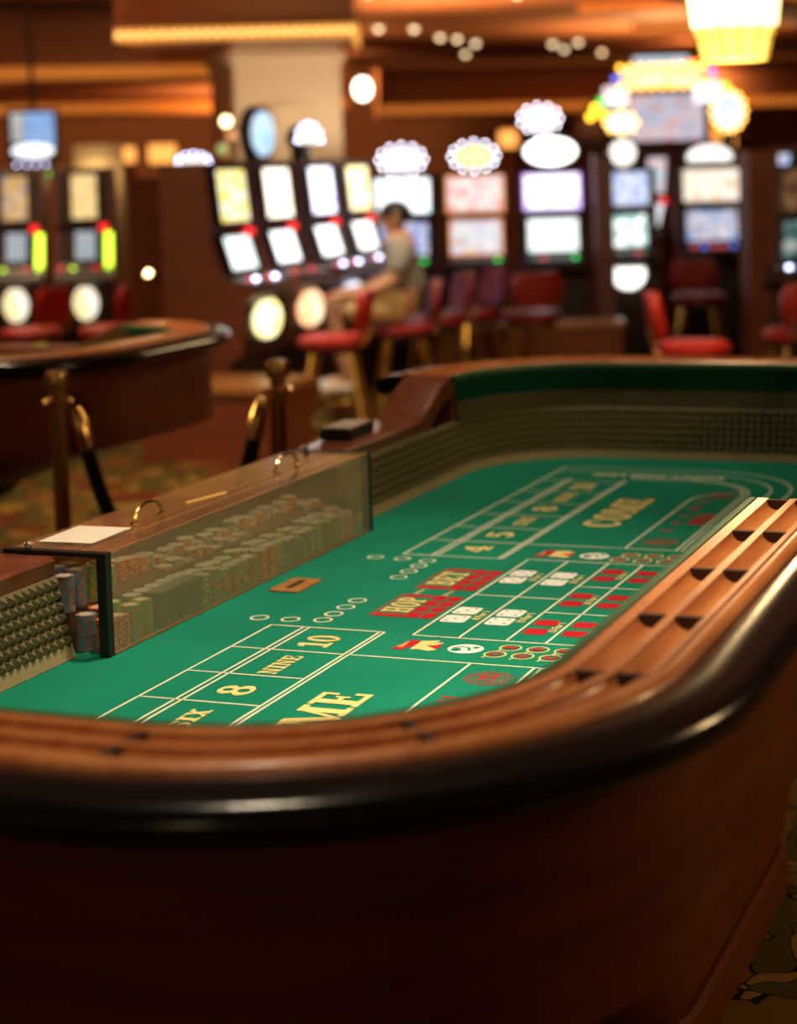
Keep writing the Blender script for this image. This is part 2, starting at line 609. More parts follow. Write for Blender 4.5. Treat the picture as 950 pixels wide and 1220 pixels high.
RT = 1.000                        # top of the rail
CH = [(.041, .0185), (.091, .0185)]   # chip channels: centre, radius
prof = [(0, .965), (0, RT - .004), (.003, RT), (.018, RT)]
for cc, rr in CH:
    prof += [(cc - rr * cos(pi * k / 9), RT - rr * .92 * sin(pi * k / 9)) for k in range(10)]
prof += [(.1125, RT), (.1175, RT), (.119, RT - .002), (.119, .965)]
bead = [(.1225, .965), (.1225, RT - .003), (.125, RT + .003), (.131, RT + .006), (.138, RT + .005), (.144, RT + .001), (.147, RT - .006), (.147, .965)]
arm = [(.147, RT - .014), (.150, RT - .004), (.158, RT - .001), (.178, RT - .001), (.196, RT - .003), (.210, RT - .008)]
arm += [(.206 + .026 * cos(t), RT - .032 + .026 * sin(t)) for t in [radians(60 - 22 * k) for k in range(11)]]
arm += [(.17, RT - .062), (.147, RT - .062)]
wallp = [(.0, .66), (.0, .966), (.147, .966), (.147, .66)]
lip = [(-.004, RT - .028), (-.014, RT - .020), (-.020, RT - .010), (-.018, RT - .003), (-.010, RT + .001), (-.001, RT)]
chan_black = [(.119, RT - .03), (.119, RT - .006), (.1225, RT - .006), (.1225, RT - .03)]
for nm, path in (('near', near_path), ('far', far_path)):
    rl = MB().sweep(prof, path).build('chip_rail', 'rail_wood', table, True, TO)
    MB().sweep(arm, path).build('armrest', 'vinyl', table, True, TO)
    MB().sweep(chan_black, path).build('rail_joint', 'seam', rl, False, TO)
    MB().sweep(bead, path).build('rail_bead', 'rail_wood', rl, True, TO)
    MB().sweep(lip, path).build('rail_lip', 'lip', table, True, TO)
    MB().sweep(wallp, path).build('wall_panel', 'body_wood', table, False, TO)
# dividers in the chip channels
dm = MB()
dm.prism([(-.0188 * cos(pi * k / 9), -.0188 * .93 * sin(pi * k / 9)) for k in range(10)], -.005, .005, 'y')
div0 = None


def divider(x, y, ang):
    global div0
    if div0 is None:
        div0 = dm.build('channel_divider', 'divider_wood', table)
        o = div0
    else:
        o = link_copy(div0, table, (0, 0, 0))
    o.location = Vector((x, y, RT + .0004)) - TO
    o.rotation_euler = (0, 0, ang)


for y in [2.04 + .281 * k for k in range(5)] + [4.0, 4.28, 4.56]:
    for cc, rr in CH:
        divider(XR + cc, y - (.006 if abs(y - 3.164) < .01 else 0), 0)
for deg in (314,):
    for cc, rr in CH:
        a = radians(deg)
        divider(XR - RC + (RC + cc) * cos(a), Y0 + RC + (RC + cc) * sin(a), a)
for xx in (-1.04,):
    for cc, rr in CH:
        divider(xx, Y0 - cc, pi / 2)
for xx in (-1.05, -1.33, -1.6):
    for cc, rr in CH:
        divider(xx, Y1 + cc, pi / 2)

# low rails: dealers' side (left) and stick-side notch (right)
LR = .905
lowp = [(-.004, .862), (-.006, LR - .008), (.0, LR - .002), (.010, LR), (.118, LR), (.130, LR - .004), (.136, LR - .014), (.136, .84), (.0, .84)]


def s_path(ya, yb, side, yd=None, drop=.0):
    n = max(6, int(abs(yb - ya) / .018))
    out = []
    for i in range(n + 1):
        y = ya + (yb - ya) * i / n
        dz = 0.0
        if yd is not None:                      # rises from the low rail up to the chip rail
            t = min(1, max(0, (y - yd[0]) / (yd[1] - yd[0])))
            dz = drop * t * t * (3 - 2 * t)
        out.append((XL if side < 0 else XR, y, side, 0, dz))
    return out


lw = MB()
lw.sweep(lowp, s_path(SD, 4.058, -1, (4.60, SD), RT - LR + .001)[::1]).build('low_rail', 'rail_wood_dark', table, True, TO)
MB().sweep(lowp, s_path(2.852, 2 * YC - SD, -1, (2 * YC - 4.60, 2 * YC - SD), RT - LR + .001)).build('low_rail', 'rail_wood_dark', table, True, TO)
MB().sweep(lowp, s_path(SN0 + .001, SN1 - .001, 1)).build('low_rail', 'rail_wood_dark', table, True, TO)
loww = [(.0, .66), (.0, .85), (.134, .85), (.134, .66)]
MB().sweep(loww, s_path(SD, 4.06, -1)).build('wall_panel', 'body_wood', table, False, TO)
MB().sweep(loww, s_path(2.85, 2 * YC - SD, -1)).build('wall_panel', 'body_wood', table, False, TO)
MB().sweep(loww, s_path(SN0, SN1, 1)).build('wall_panel', 'body_wood', table, False, TO)
MB().box((-2.053, YC, .76), (.02, 1.21, .2)).build('bank_back_board', 'body_wood', table, False, TO)

# rubber pyramid liner, khaki foot strip and plain bands round the inside
band_a, band_b = near_path[1:], far_path[:-1]
liner_path = rr_path([('L', 2.848, Y0 + RC), ('bl', 0, 0), ('B', XL + RC, XR - RC), ('br', 0, 0), ('R', Y0 + RC, Y1 - RC), ('tr', 0, 0), ('T', XR - RC, XL + RC), ('tl', 0, 0), ('L', Y1 - RC, 4.065)])
Z0, Z1, D0, D1 = .744, .868, -.036, -.010
MB().sweep([(-.046, FELT + .001), (-.038, Z0 + .002), (-.030, Z0 + .003), (0, Z0), (0, FELT + .001)], liner_path).build('foot_strip', 'khaki', table, False, TO)
MB().sweep([(D0, Z0), (D1, Z1), (-.006, Z1 + .001), (0, Z1), (0, Z0)], liner_path).build('liner_backing', 'rubber', table, False, TO)
MB().sweep([(-.010, Z1), (-.008, .920), (0, .920), (0, Z1)], band_a).build('plain_band', 'band', table, False, TO)
MB().sweep([(-.0085, .920), (-.006, .975), (0, .975), (0, .920)], band_a).build('felt_band', 'felt_dark', table, False, TO)
MB().sweep([(-.010, Z1), (-.008, .920), (0, .920), (0, Z1)], band_b).build('plain_band', 'band', table, False, TO)
MB().sweep([(-.0085, .920), (-.006, .975), (0, .975), (0, .920)], band_b).build('felt_band', 'felt_dark', table, False, TO)


def resample(path, pitch):
    out = []
    acc = 0.0
    nxt = 0.0
    for i in range(len(path) - 1):
        a, b_ = path[i], path[i + 1]
        L = math.hypot(b_[0] - a[0], b_[1] - a[1])
        while nxt <= acc + L:
            t = (nxt - acc) / L if L else 0
            q = [a[j] + (b_[j] - a[j]) * t for j in range(5)]
            k = math.hypot(q[2], q[3])
            out.append((q[0], q[1], q[2] / k, q[3] / k))
            nxt += pitch
        acc += L
    return out


pts = resample(liner_path, .0225)
py = MB()
ROWS = 6
for i in range(len(pts) - 1):
    a, b_ = pts[i], pts[i + 1]
    for r_ in range(ROWS):
        q = []
        for (pt, t) in ((a, r_ / ROWS), (b_, r_ / ROWS), (b_, (r_ + 1) / ROWS), (a, (r_ + 1) / ROWS)):
            d = D0 + (D1 - D0) * t
            q.append(Vector((pt[0] + pt[2] * d, pt[1] + pt[3] * d, Z0 + (Z1 - Z0) * t)))
        mid = (q[0] + q[1] + q[2] + q[3]) / 4
        nn = Vector((-(a[2] + b_[2]) / 2, -(a[3] + b_[3]) / 2, .10)).normalized()
        py.add(q + [mid + nn * .0115], [(0, 1, 4), (1, 2, 4), (2, 3, 4), (3, 0, 4)])
py.build('pyramid_liner', 'rubber', table, False, TO, kind='stuff')

# felt bed and its underside
bed = [(x + nx * -.02, y + ny * -.02) for x, y, nx, ny, _ in rr_path([('bl', 0, 0), ('br', 0, 0), ('tr', 0, 0), ('tl', 0, 0)])]
MB().prism(bed, FELT - .03, FELT).build('felt_bed', 'felt', table, False, TO)
MB().box((-1.97, YC, FELT - .016), (.17, 1.21, .03)).build('bank_bed', 'felt', table, False, TO)

# cabinet body: rounded sections that draw in towards a smaller base
HW, HL = (XR - XL) / 2 + .12, (Y1 - Y0) / 2 + .12


def section(inx, iny, R, z, n=10):
    hw, hl = HW - inx, HL - iny
    out = []
    for cx, cy, a0 in ((hw - R, hl - R, 0), (-hw + R, hl - R, pi / 2), (-hw + R, -hl + R, pi), (hw - R, -hl + R, 1.5 * pi)):
        for k in range(n + 1):
            t = a0 + .5 * pi * k / n
            out.append((cx + R * cos(t) + TO.x, cy + R * sin(t) + TO.y, z))
    return out


def loft(secs):
    mb = MB()
    n = len(secs[0])
    vv = [p for s_ in secs for p in s_]
    ff = []
    for j in range(len(secs) - 1):
        for k in range(n):
            k2 = (k + 1) % n
            ff.append((j * n + k, j * n + k2, (j + 1) * n + k2, (j + 1) * n + k))
    ff.append(tuple(range(n))[::-1])
    ff.append(tuple((len(secs) - 1) * n + k for k in range(n)))
    return mb.add(vv, ff)


loft([section(.235, .80, .30, .40), section(.17, .50, .32, .52), section(.07, .17, .40, .64), section(.02, .03, .46, .665), section(.0, .0, .48, .70)]).build('table_body', 'body_wood', table, True, TO)
loft([section(.24, .81, .30, .388), section(.24, .81, .30, .40)]).build('body_joint', 'seam', table, False, TO)
loft([section(.232, 1.20, .30, .115), section(.232, .80, .30, .388)]).build('lower_body', 'body_wood', table, True, TO)
loft([section(.25, 1.21, .30, .095), section(.25, 1.21, .30, .115)]).build('plinth_joint', 'seam', table, False, TO)
loft([section(.222, 1.20, .30, 0.0), section(.222, 1.20, .30, .085), section(.232, 1.21, .30, .095)]).build('plinth', 'plinth_wood', table, False, TO)

# ------------------------------------------------------------------ felt layout (printed)
LZ = FELT + .0006
A, B1, B2, C1_, C2_, D_, E_ = -1.634, -1.564, -1.551, -1.404, -1.394, -1.157, -1.038
P = [-1.334, -1.242, -1.148, -1.071, -.985]
G, PP, HH = .330, .1646, .337


def strip(mb, pts_, w, z=LZ):
    """flat ribbon along a polyline"""
    pts_ = [Vector((p[0], p[1])) for p in pts_]
    vv = []
    for i, p in enumerate(pts_):
        a = pts_[max(0, i - 1)]
        b_ = pts_[min(len(pts_) - 1, i + 1)]
        t = (b_ - a).normalized()
        n = Vector((-t.y, t.x)) * w / 2
        vv += [(p.x + n.x, p.y + n.y, z), (p.x - n.x, p.y - n.y, z)]
    mb.add(vv, [(2 * i, 2 * i + 1, 2 * i + 3, 2 * i + 2) for i in range(len(pts_) - 1)])


def flat(mb, pts_, z=LZ, mi=0):
    mb.add([(p[0], p[1], z) for p in pts_], [tuple(range(len(pts_)))], mi)


def ring(mb, cx, cy, ro, ri, z=LZ, n=28, sx=1.0, sy=1.0, a0=0, a1=2 * pi, mi=0):
    vv = []
    for k in range(n + 1):
        t = a0 + (a1 - a0) * k / n
        vv += [(cx + ro * cos(t) * sx, cy + ro * sin(t) * sy, z), (cx + ri * cos(t) * sx, cy + ri * sin(t) * sy, z)]
    mb.add(vv, [(2 * k, 2 * k + 1, 2 * k + 3, 2 * k + 2) for k in range(n)], mi)


def disc(mb, cx, cy, rx, ry, z=LZ, n=24, mi=0):
    flat(mb, [(cx + rx * cos(2 * pi * k / n), cy + ry * sin(2 * pi * k / n)) for k in range(n)], z, mi)


LW = .0048
for sgn in (-1, 1):
    yy = [YC + sgn * (G + PP * r_) for r_ in range(7)]
    mb = MB()
    yend = YC + sgn * (G + PP * 6 + .03)
    strip(mb, [(A, yy[0]), (A, yend)], LW)
    for x in (B1, B2, C1_, C2_):
        strip(mb, [(x, yy[0]), (x, yend)], LW)
    strip(mb, [(A, yy[0]), (C2_, yy[0])], LW)
    for r_ in range(1, 7):
        strip(mb, [(A, yy[r_]), (C1_, yy[r_])], LW)
    mb.build('number_box_lines', 'print_white', table, False, TO)
    mb = MB()
    strip(mb, [(C2_, yy[1]), (P[4] + .03, yy[1])], LW)
    ye = YC + sgn * 1.38
    strip(mb, [(C2_, ye), (D_ - .0, ye)], LW)
    # field box: straight left side, rounded far corner
    strip(mb, [(D_, yy[1]), (D_, YC + sgn * 1.10)] + [(D_ + .13 - .13 * cos(pi / 2 * k / 8), YC + sgn * (1.10 + .13 * sin(pi / 2 * k / 8))) for k in range(1, 9)], LW)
    # the come / don't pass / pass lines sweep round the end
    for (yo, xo, R, w) in ((1.378, E_, .20, LW), (1.393, E_ + .013, .21, LW), (1.47, -.975, .24, LW), (1.545, -.925, .30, LW)):
        cx, cy = xo - R, YC + sgn * (yo - R)
        arc = [(cx + R * sin(pi / 2 * k / 12), cy + sgn * R * cos(pi / 2 * k / 12)) for k in range(13)]
        strip(mb, [(A if yo > 1.4 else C2_, YC + sgn * yo)] + arc + [(xo, yy[1] if xo < -1.0 else YC + sgn * .75)], w)
    strip(mb, [(A, yend), (A, YC + sgn * 1.545)], LW)
    mb.build('line_bet_lines', 'print_white', table, False, TO)

# centre proposition box
mb = MB()
for i, x in enumerate(P):
    strip(mb, [(x, YC - HH), (x, YC + HH)], LW)
for s_ in (-1, 1):
    strip(mb, [(P[0], YC + s_ * HH), (P[4], YC + s_ * HH)], LW)
strip(mb, [(P[0], YC - .004), (P[2], YC - .004)], LW)
for s_ in (-1, 1):
    strip(mb, [(P[2], YC + s_ * HH / 3), (P[4], YC + s_ * HH / 3)], LW)
mb.build('proposition_box_lines', 'print_white', table, False, TO)

# rings where the come bets go
rg = [(-1.683, .285), (-1.616, .283), (-1.551, .272), (-1.551, .222), (-1.551, .165), (-1.551, .108)]
rm = MB()
ring(rm, 0, 0, .0195, .0150, 0)
ring0 = None
for s_ in (-1, 1):
    for x, dy in rg:
        if ring0 is None:
            ring0 = rm.build('bet_ring', 'print_white', table)
            o = ring0
        else:
            o = link_copy(ring0, table, (0, 0, 0))
        o.location = Vector((x, YC + s_ * dy, LZ)) - TO


# slab lettering drawn as polygons; glyph x runs along +Y, glyph up is -X
def g_rect(x0, y0, x1, y1):
    return [(x0, y0), (x1, y0), (x1, y1), (x0, y1)]


def g_arc(cx, cy, rx, ry, ix, iy, a0, a1, n=14):
    out = []
    for k in range(n):
        t0 = radians(a0 + (a1 - a0) * k / n)
        t1 = radians(a0 + (a1 - a0) * (k + 1) / n)
        out.append([(cx + rx * cos(t0), cy + ry * sin(t0)), (cx + rx * cos(t1), cy + ry * sin(t1)), (cx + ix * cos(t1), cy + iy * sin(t1)), (cx + ix * cos(t0), cy + iy * sin(t0))])
    return out


GL = {
    'I': (.52, [g_rect(.13, 0, .39, 1), g_rect(0, 0, .52, .14), g_rect(0, .86, .52, 1)]),
    'N': (.92, [g_rect(.09, 0, .22, 1), g_rect(.70, 0, .83, 1), [(.09, 1), (.32, 1), (.83, 0), (.60, 0)], g_rect(0, .87, .32, 1), g_rect(0, 0, .31, .13), g_rect(.60, .87, .92, 1)]),
    'E': (.78, [g_rect(.10, 0, .34, 1), g_rect(0, .88, .73, 1), g_rect(.62, .66, .73, 1), g_rect(.3, .45, .52, .56), g_rect(.47, .36, .55, .65), g_rect(0, 0, .78, .12), g_rect(.66, 0, .78, .34)]),
    'M': (1.22, [g_rect(.12, 0, .25, 1), g_rect(.86, 0, 1.10, 1), [(.10, 1), (.36, 1), (.70, .12), (.56, 0)], [(.90, 1), (1.0, 1), (.66, 0), (.56, 0)], g_rect(0, .87, .3, 1), g_rect(0, 0, .36, .13), g_rect(.9, .87, 1.22, 1), g_rect(.74, 0, 1.22, .13)]),
    'C': (.86, g_arc(.42, .5, .42, .53, .17, .41, 52, 318) + [g_rect(.63, .62, .76, 1.0), [(.62, .12), (.70, .10), (.82, .30), (.74, .32)]]),
    'O': (.88, g_arc(.44, .5, .44, .53, .17, .41, 0, 360, 24)),
    '0': (.74, g_arc(.37, .5, .37, .52, .14, .40, 0, 360, 24)),
    'S': (.70, g_arc(.35, .73, .34, .29, .12, .17, 20, 270) + g_arc(.35, .28, .35, .30, .13, .17, -160, 90) + [g_rect(.58, .66, .68, .98), g_rect(.02, .02, .11, .36)]),
    'X': (.88, [[(.08, 1), (.34, 1), (.82, 0), (.56, 0)], [(.60, 1), (.76, 1), (.28, 0), (.12, 0)], g_rect(0, .88, .40, 1), g_rect(.52, .88, .86, 1), g_rect(.02, 0, .36, .12), g_rect(.48, 0, .88, .12)]),
    '1': (.62, [g_rect(.20, 0, .44, 1), g_rect(.02, 0, .62, .13), [(.0, .70), (.20, .76), (.20, 1.0), (.0, .86)]]),
    '8': (.74, g_arc(.37, .74, .31, .27, .11, .15, 0, 360, 20) + g_arc(.37, .27, .37, .29, .14, .17, 0, 360, 20)),
    '4': (.80, [g_rect(.42, 0, .64, 1), g_rect(0, .26, .80, .38), [(.42, 1), (.58, 1), (.14, .36), (.0, .36)], g_rect(.28, 0, .78, .11)]),
    '5': (.74, [g_rect(.08, .86, .66, 1), g_rect(.08, .48, .20, .9)] + g_arc(.34, .33, .36, .35, .12, .22, -150, 140, 18)),
    'H': (.90, [g_rect(.1, 0, .32, 1), g_rect(.58, 0, .80, 1), g_rect(.3, .44, .6, .56), g_rect(0, 0, .42, .12), g_rect(.48, 0, .9, .12), g_rect(0, .88, .42, 1), g_rect(.48, .88, .9, 1)]),
    'P': (.78, [g_rect(.1, 0, .32, 1), g_rect(0, 0, .46, .12), g_rect(0, .88, .42, 1)] + g_arc(.38, .72, .38, .28, .16, .16, -90, 90)),
    'B': (.80, [g_rect(.1, 0, .32, 1), g_rect(0, 0, .42, .12), g_rect(0, .88, .42, 1)] + g_arc(.38, .74, .34, .26, .14, .14, -90, 90) + g_arc(.38, .27, .40, .27, .18, .15, -90, 90)),
    'T': (.80, [g_rect(.29, 0, .53, 1), g_rect(.16, 0, .66, .12), g_rect(0, .88, .80, 1), g_rect(0, .66, .10, 1), g_rect(.70, .66, .80, 1)]),
}


def slab_text(txt, xb, yc, cap, length, name, mat, z=LZ, parent=None, gap=.07):
    """baseline at X=xb, cap height towards -X, centred on Y=yc, fitted to length"""
    w = sum(GL[ch][0] for ch in txt) + gap * (len(txt) - 1)
    k = length / w
    mb = MB()
    x = 0
    for ch in txt:
        for poly in GL[ch][1]:
            z += 1.5e-5
            flat(mb, [(xb - p[1] * cap, yc - length / 2 + (x + p[0]) * k) for p in poly], z)
        x += GL[ch][0] + gap
    return mb.build(name, mat, parent or table, False, TO)


def font_mesh(txt, size, offset=.0):
    cu = bpy.data.curves.new('lettering', 'FONT')
    cu.body = txt
    cu.size = size
    cu.align_x = 'CENTER'
    cu.align_y = 'CENTER'
    cu.offset = offset
    cu.resolution_u = 3
    o = bpy.data.objects.new('lettering', cu)
    COL.objects.link(o)
    dg = bpy.context.evaluated_depsgraph_get()
    me = bpy.data.meshes.new_from_object(o.evaluated_get(dg))
    bpy.data.objects.remove(o)
    bpy.data.curves.remove(cu)
    return me


def plain_text(txt, x, y, size, name, mat, ang=pi / 2, off=None, z=LZ, parent=None, bold=.0, sy=1.0):
    me = font_mesh(txt, size, bold)
    me.name = name
    me.materials.clear()
    me.materials.append(M[mat])
    o = bpy.data.objects.new(name, me)
    COL.objects.link(o)
    o.parent = parent or table
    o.location = Vector((x, y, z)) - (TO if off is None else off)
    o.rotation_euler = (0, 0, ang)
    o.scale = (1, sy, 1)
    return o


order = ['4', '5', 'SIX', '8', 'NINE', '10']
for s_ in (-1, 1):
    for r_ in range(6):
        t = order[r_] if s_ > 0 else order[5 - r_]
        yc = YC + s_ * (G + PP * (r_ + .5))
        ln = {'4': .062, '5': .058, 'SIX': .098, '8': .058, 'NINE': .118, '10': .080}[t]
        cap = {'SIX': .036, 'NINE': .036}.get(t, .064)
        slab_text(t, -1.4555 - (.012 if cap < .05 else 0), yc - (.010 if s_ < 0 else -.005), cap, ln, 'number_lettering', 'print_yellow')
    slab_text('COME', -1.245, YC + s_ * .903, .090, .365, 'come_lettering', 'print_yellow')

# HOP BET block
for (y0, y1, word) in ((3.268, 3.452, 'HOP'), (3.506, 3.694, 'BET')):
    hp = MB()
    x0, x1 = -1.481, -1.342
    flat(hp, [(x0, y0), (x0 + .004, y0), (x0 + .004, y1), (x0, y1)])
    flat(hp, [(x0, y0), (x1, y0), (x1, y0 + .003), (x0, y0 + .003)])
    L = (y1 - y0)
    cells = [(x0 + .008, x0 + .070, y0 + .004, y0 + .024), (x0 + .008, x0 + .07, y1 - .022, y1 - .002)]
    for k in range(4):
        a = y0 + .005 + k * L / 4
        b_ = a + L / 4 - .008
        for (xa, xb) in ((x0 + .074, x0 + .102), (x0 + .107, x1 - .004)):
            cells.append((xa, xb, a, b_))
    for (xa, xb, a, b_) in cells:
        flat(hp, [(xa, a), (xb, a), (xb, b_), (xa, b_)])
    ho = hp.build('hop_bet_panel', 'print_red', table, False, TO)
    slab_text(word, -1.410, (y0 + y1) / 2, .060, .118, 'hop_bet_lettering', 'print_yellow', LZ + .0005, ho)
plain_text('15 For 1', -1.455, 3.479, .016, 'odds_lettering', 'print_yellow', bold=.0004)
plain_text('30 For 1', -1.39, 3.479, .016, 'odds_lettering', 'print_yellow', bold=.0004)

# hardway dice (white) and horn dice (red)
PIPS = {1: [(0, 0)], 2: [(-1, -1), (1, 1)], 3: [(-1, -1), (0, 0), (1, 1)], 4: [(-1, -1), (1, 1), (-1, 1), (1, -1)], 5: [(-1, -1), (1, 1), (-1, 1), (1, -1), (0, 0)], 6: [(-1, -1), (1, 1), (-1, 1), (1, -1), (-1, 0), (1, 0)]}


def die(xc, yc, hx, hy, n, mat, pm_):
    b_ = MB()
    k = .006
    flat(b_, [(xc - hx + k, yc - hy), (xc + hx - k, yc - hy), (xc + hx, yc - hy + k), (xc + hx, yc + hy - k), (xc + hx - k, yc + hy), (xc - hx + k, yc + hy), (xc - hx, yc + hy - k), (xc - hx, yc - hy + k)])
    o = b_.build('printed_die', mat, table, False, TO)
    p_ = MB()
    for (u, v) in PIPS[n]:
        disc(p_, xc + u * hx * .55, yc + v * hy * .55, .0032, .0032, LZ + .0005, 8)
    p_.build('pips', pm_, o, False, TO)


for ci, (cell, ns) in enumerate((((0, -1), 3), ((0, 1), 5), ((1, -1), 4), ((1, 1), 2))):
    col, s_ = cell
    xc = P[col] + .034
    yc = YC + s_ * .169
    for k in (-1, 1):
        die(xc, yc + k * .033, .0255, .0275, ns, 'print_ivory', 'print_dark')
    plain_text('%d For 1' % (8 if col == 0 else 10), P[col] + .074, yc + .005, .0235, 'odds_lettering', 'print_yellow', bold=.0006)
for col in (2, 3):
    for k in (-1, 0, 1):
        yc = YC + k * HH * 2 / 3
        xc = P[col] + .032
        for j in (-1, 1):
            die(xc, yc + j * .033, .0225, .0215, (1, 2, 6)[k + 1], 'print_red', 'print_red')
        plain_text(('30 For 1', '15 For 1')[k != 0], P[col] + (.062 if col == 2 else .064), yc + .004, .0225, 'odds_lettering', 'print_yellow', bold=.0006)

# strip between proposition box and come box: any seven, craps oval, C and E circles
for s_ in (-1, 1):
    yb = YC + s_ * (-.0) + s_ * .404
    sv = MB()
    flat(sv, [(-1.336, yb - .032), (-1.316, yb - .036), (-1.300, yb + .0), (-1.300, yb + .032), (-1.322, yb + .034)])
    flat(sv, [(-1.300, yb - .030), (-1.262, yb - .024), (-1.250, yb - .005), (-1.256, yb + .022), (-1.300, yb + .034)])
    so = sv.build('any_seven_emblem', 'print_red', table, False, TO)
    s7 = MB()
    z = LZ + .0005
    flat(s7, [(-1.300, yb - .030), (-1.288, yb - .028), (-1.284, yb + .020), (-1.268, yb + .016), (-1.266, yb + .038), (-1.300, yb + .030)], z)
    flat(s7, [(-1.288, yb - .026), (-1.262, yb - .034), (-1.250, yb - .022), (-1.284, yb + .004)], z)
    flat(s7, [(-1.286, yb + .0), (-1.262, yb + .006), (-1.254, yb + .026), (-1.284, yb + .020)], z)
    s7.build('seven_figure', 'print_yellow', so, False, TO)
    plain_text('5 For 1', -1.323, yb, .014, 'odds_lettering', 'print_yellow', z=z, parent=so, bold=.0005)
    ov = MB()
    disc(ov, -1.201, yb - .002, .034, .031, LZ, 28)
    oo = ov.build('craps_oval', 'print_ivory', table, False, TO)
    oi = MB()
    disc(oi, -1.216, yb - .012, .010, .010, z, 14)
    disc(oi, -1.184, yb + .008, .007, .006, z, 12)
    strip(oi, [(-1.226, yb - .002), (-1.21, yb + .010), (-1.196, yb + .004), (-1.19, yb - .014)], .005, z)
    oi.build('oval_figure', 'felt', oo, False, TO)
    for k in range(4):
        for j in (-1, 1):
            cx = -1.136 + .0525 * k + (.013 if j > 0 else 0)
            cy = yb + j * .024
            cm = MB()
            ring(cm, cx, cy, .0215, .0180, LZ, 24)
            strip(cm, [(cx - .012, cy - .016), (cx - .017, cy - .026)], .004)
            co = cm.build('bet_circle', 'print_yellow', table, False, TO)
            plain_text('C' if j < 0 else 'E', cx, cy, .028, 'circle_letter', 'print_red', z=z, parent=co, bold=.0018)

# field box: ornate circled end numbers and the plain numbers between them
for s_ in (-1, 1):
    names = ['2', '3', '4', '9', '10', '11', '12']
    for i in range(7):
        yc = YC + s_ * (.577 + (i * .093 + (.04 if i else 0)))
        t = names[i] if s_ > 0 else names[6 - i]
        if t in ('2', '12'):
            e = MB()
            ring(e, -1.094, yc, .036, .0335, LZ, 26)
            ring(e, -1.094, yc, .027, .025, LZ, 26)
            for k in range(18):
                a = 2 * pi * k / 18
                disc(e, -1.094 + .042 * cos(a), yc + .042 * sin(a), .003, .003, LZ, 6)
            eo = e.build('field_emblem', 'print_red', table, False, TO)
            plain_text(t, -1.094, yc, .040, 'field_number', 'print_red', parent=eo, bold=.002)
        else:
            plain_text(t, -1.115, yc, .042, 'field_number', 'print_red', bold=.0016)
    plain_text('FIELD', -1.065, YC + s_ * .86, .055, 'field_lettering', 'print_red', bold=.0022)
    plain_text("DON'T PASS LINE", -1.33, YC + s_ * 1.432, .048, 'line_lettering', 'print_white', ang=0 if s_ < 0 else pi, bold=.0012)

# drop slot plate set in the felt
pl = MB()
sl = [(-1.764, 3.404), (-1.694, 3.416), (-1.716, 3.528), (-1.782, 3.504)]
pl.prism([(-1.770, 3.405), (-1.700, 3.405), (-1.700, 3.525), (-1.770, 3.525)], FELT, FELT + .004)
po = pl.build('drop_slot_plate', 'oak', table, False, TO, bevel=.002)
MB().box((-1.735, 3.465, FELT + .0044), (.014, .070, .001)).build('slot', 'seam', po, False, TO)

# ------------------------------------------------------------------ chip bank cover
bx0, bx1, by0, by1, bz1 = -2.035, -1.815, 2.858, 4.056, .912
BO = Vector(((bx0 + bx1) / 2, (by0 + by1) / 2, FELT))
cover = thing('chip_bank_cover', 'long clear acrylic chip cover with black end frames and brass handles', 'chip cover', BO)
ap = .004
MB().box((bx1 - ap / 2, (by0 + by1) / 2, (FELT + bz1) / 2 + .002), (ap, by1 - by0 - .04, bz1 - FELT - .006)).build('front_panel', 'acrylic', cover, False, BO)
MB().box(((bx0 + bx1) / 2, (by0 + by1) / 2, bz1 - ap / 2), (bx1 - bx0 - .008, by1 - by0 - .04, ap)).build('lid_panel', 'acrylic_clear', cover, False, BO)
MB().box(((bx0 + bx1) / 2, by0 + .014, (FELT + bz1) / 2), (bx1 - bx0 - .03, ap, bz1 - FELT - .02)).build('end_panel', 'acrylic_clear', cover, False, BO)
MB().box(((bx0 + bx1) / 2, by1 - .014, (FELT + bz1) / 2), (bx1 - bx0 - .03, ap, bz1 - FELT - .02)).build('end_panel', 'acrylic_clear', cover, False, BO)
for y in (by0 + .010, by1 - .010):
    fo = MB()
    fo.box((bx1 - .010, y, (FELT + bz1) / 2 + .001), (.020, .020, bz1 - FELT))
    fo.build('frame_post', 'black', cover, False, BO, bevel=.0012)
    MB().box(((bx0 + bx1) / 2 - .010, y, bz1 - .0035), (bx1 - bx0 - .018, .020, .009)).build('frame_bar', 'black', cover, False, BO, bevel=.0012)
    k = MB()
    k.box((-1.985, y, bz1 - .018), (.022, .012, .022))
    k.build('hinge', 'black', cover, False, BO)
    MB().ball((-1.985, y, bz1 + .008), .0085, 14).build('hinge_knob', 'chrome', cover, True, BO)
# bright edges where the acrylic sheets meet
MB().box((bx1 - .002, (by0 + by1) / 2, bz1 + .0006), (.0035, by1 - by0 - .045, .0012)).build('sheet_edge', 'oak', cover, False, BO)
MB().box((bx1 - .0025, (by0 + by1) / 2, FELT + .003), (.005, by1 - by0 - .045, .004)).build('foot_edge', 'oak', cover, False, BO)
MB().box((-1.90, (by0 + by1) / 2, bz1 - .010), (.004, by1 - by0 - .05, .004)).build('lid_stiffener', 'oak', cover, False, BO)
for y in (3.180, 3.80):
    pa = [(-1.915, y - .055 * cos(pi * t / 12), bz1 + .002 + .032 * sin(pi * t / 12)) for t in range(13)]
    h = MB().tube(pa, .0042, 8).build('handle', 'brass', cover, True, BO)
    for e in (0, -1):
        MB().lathe([(.010, 0), (.010, .003), (.006, .006)], (pa[e][0], pa[e][1], bz1 - .001), 12).build('handle_base', 'brass', h, True, BO)

M['chip_yellow'] = pm('chip_yellow', (.85, .52, .14), .5)
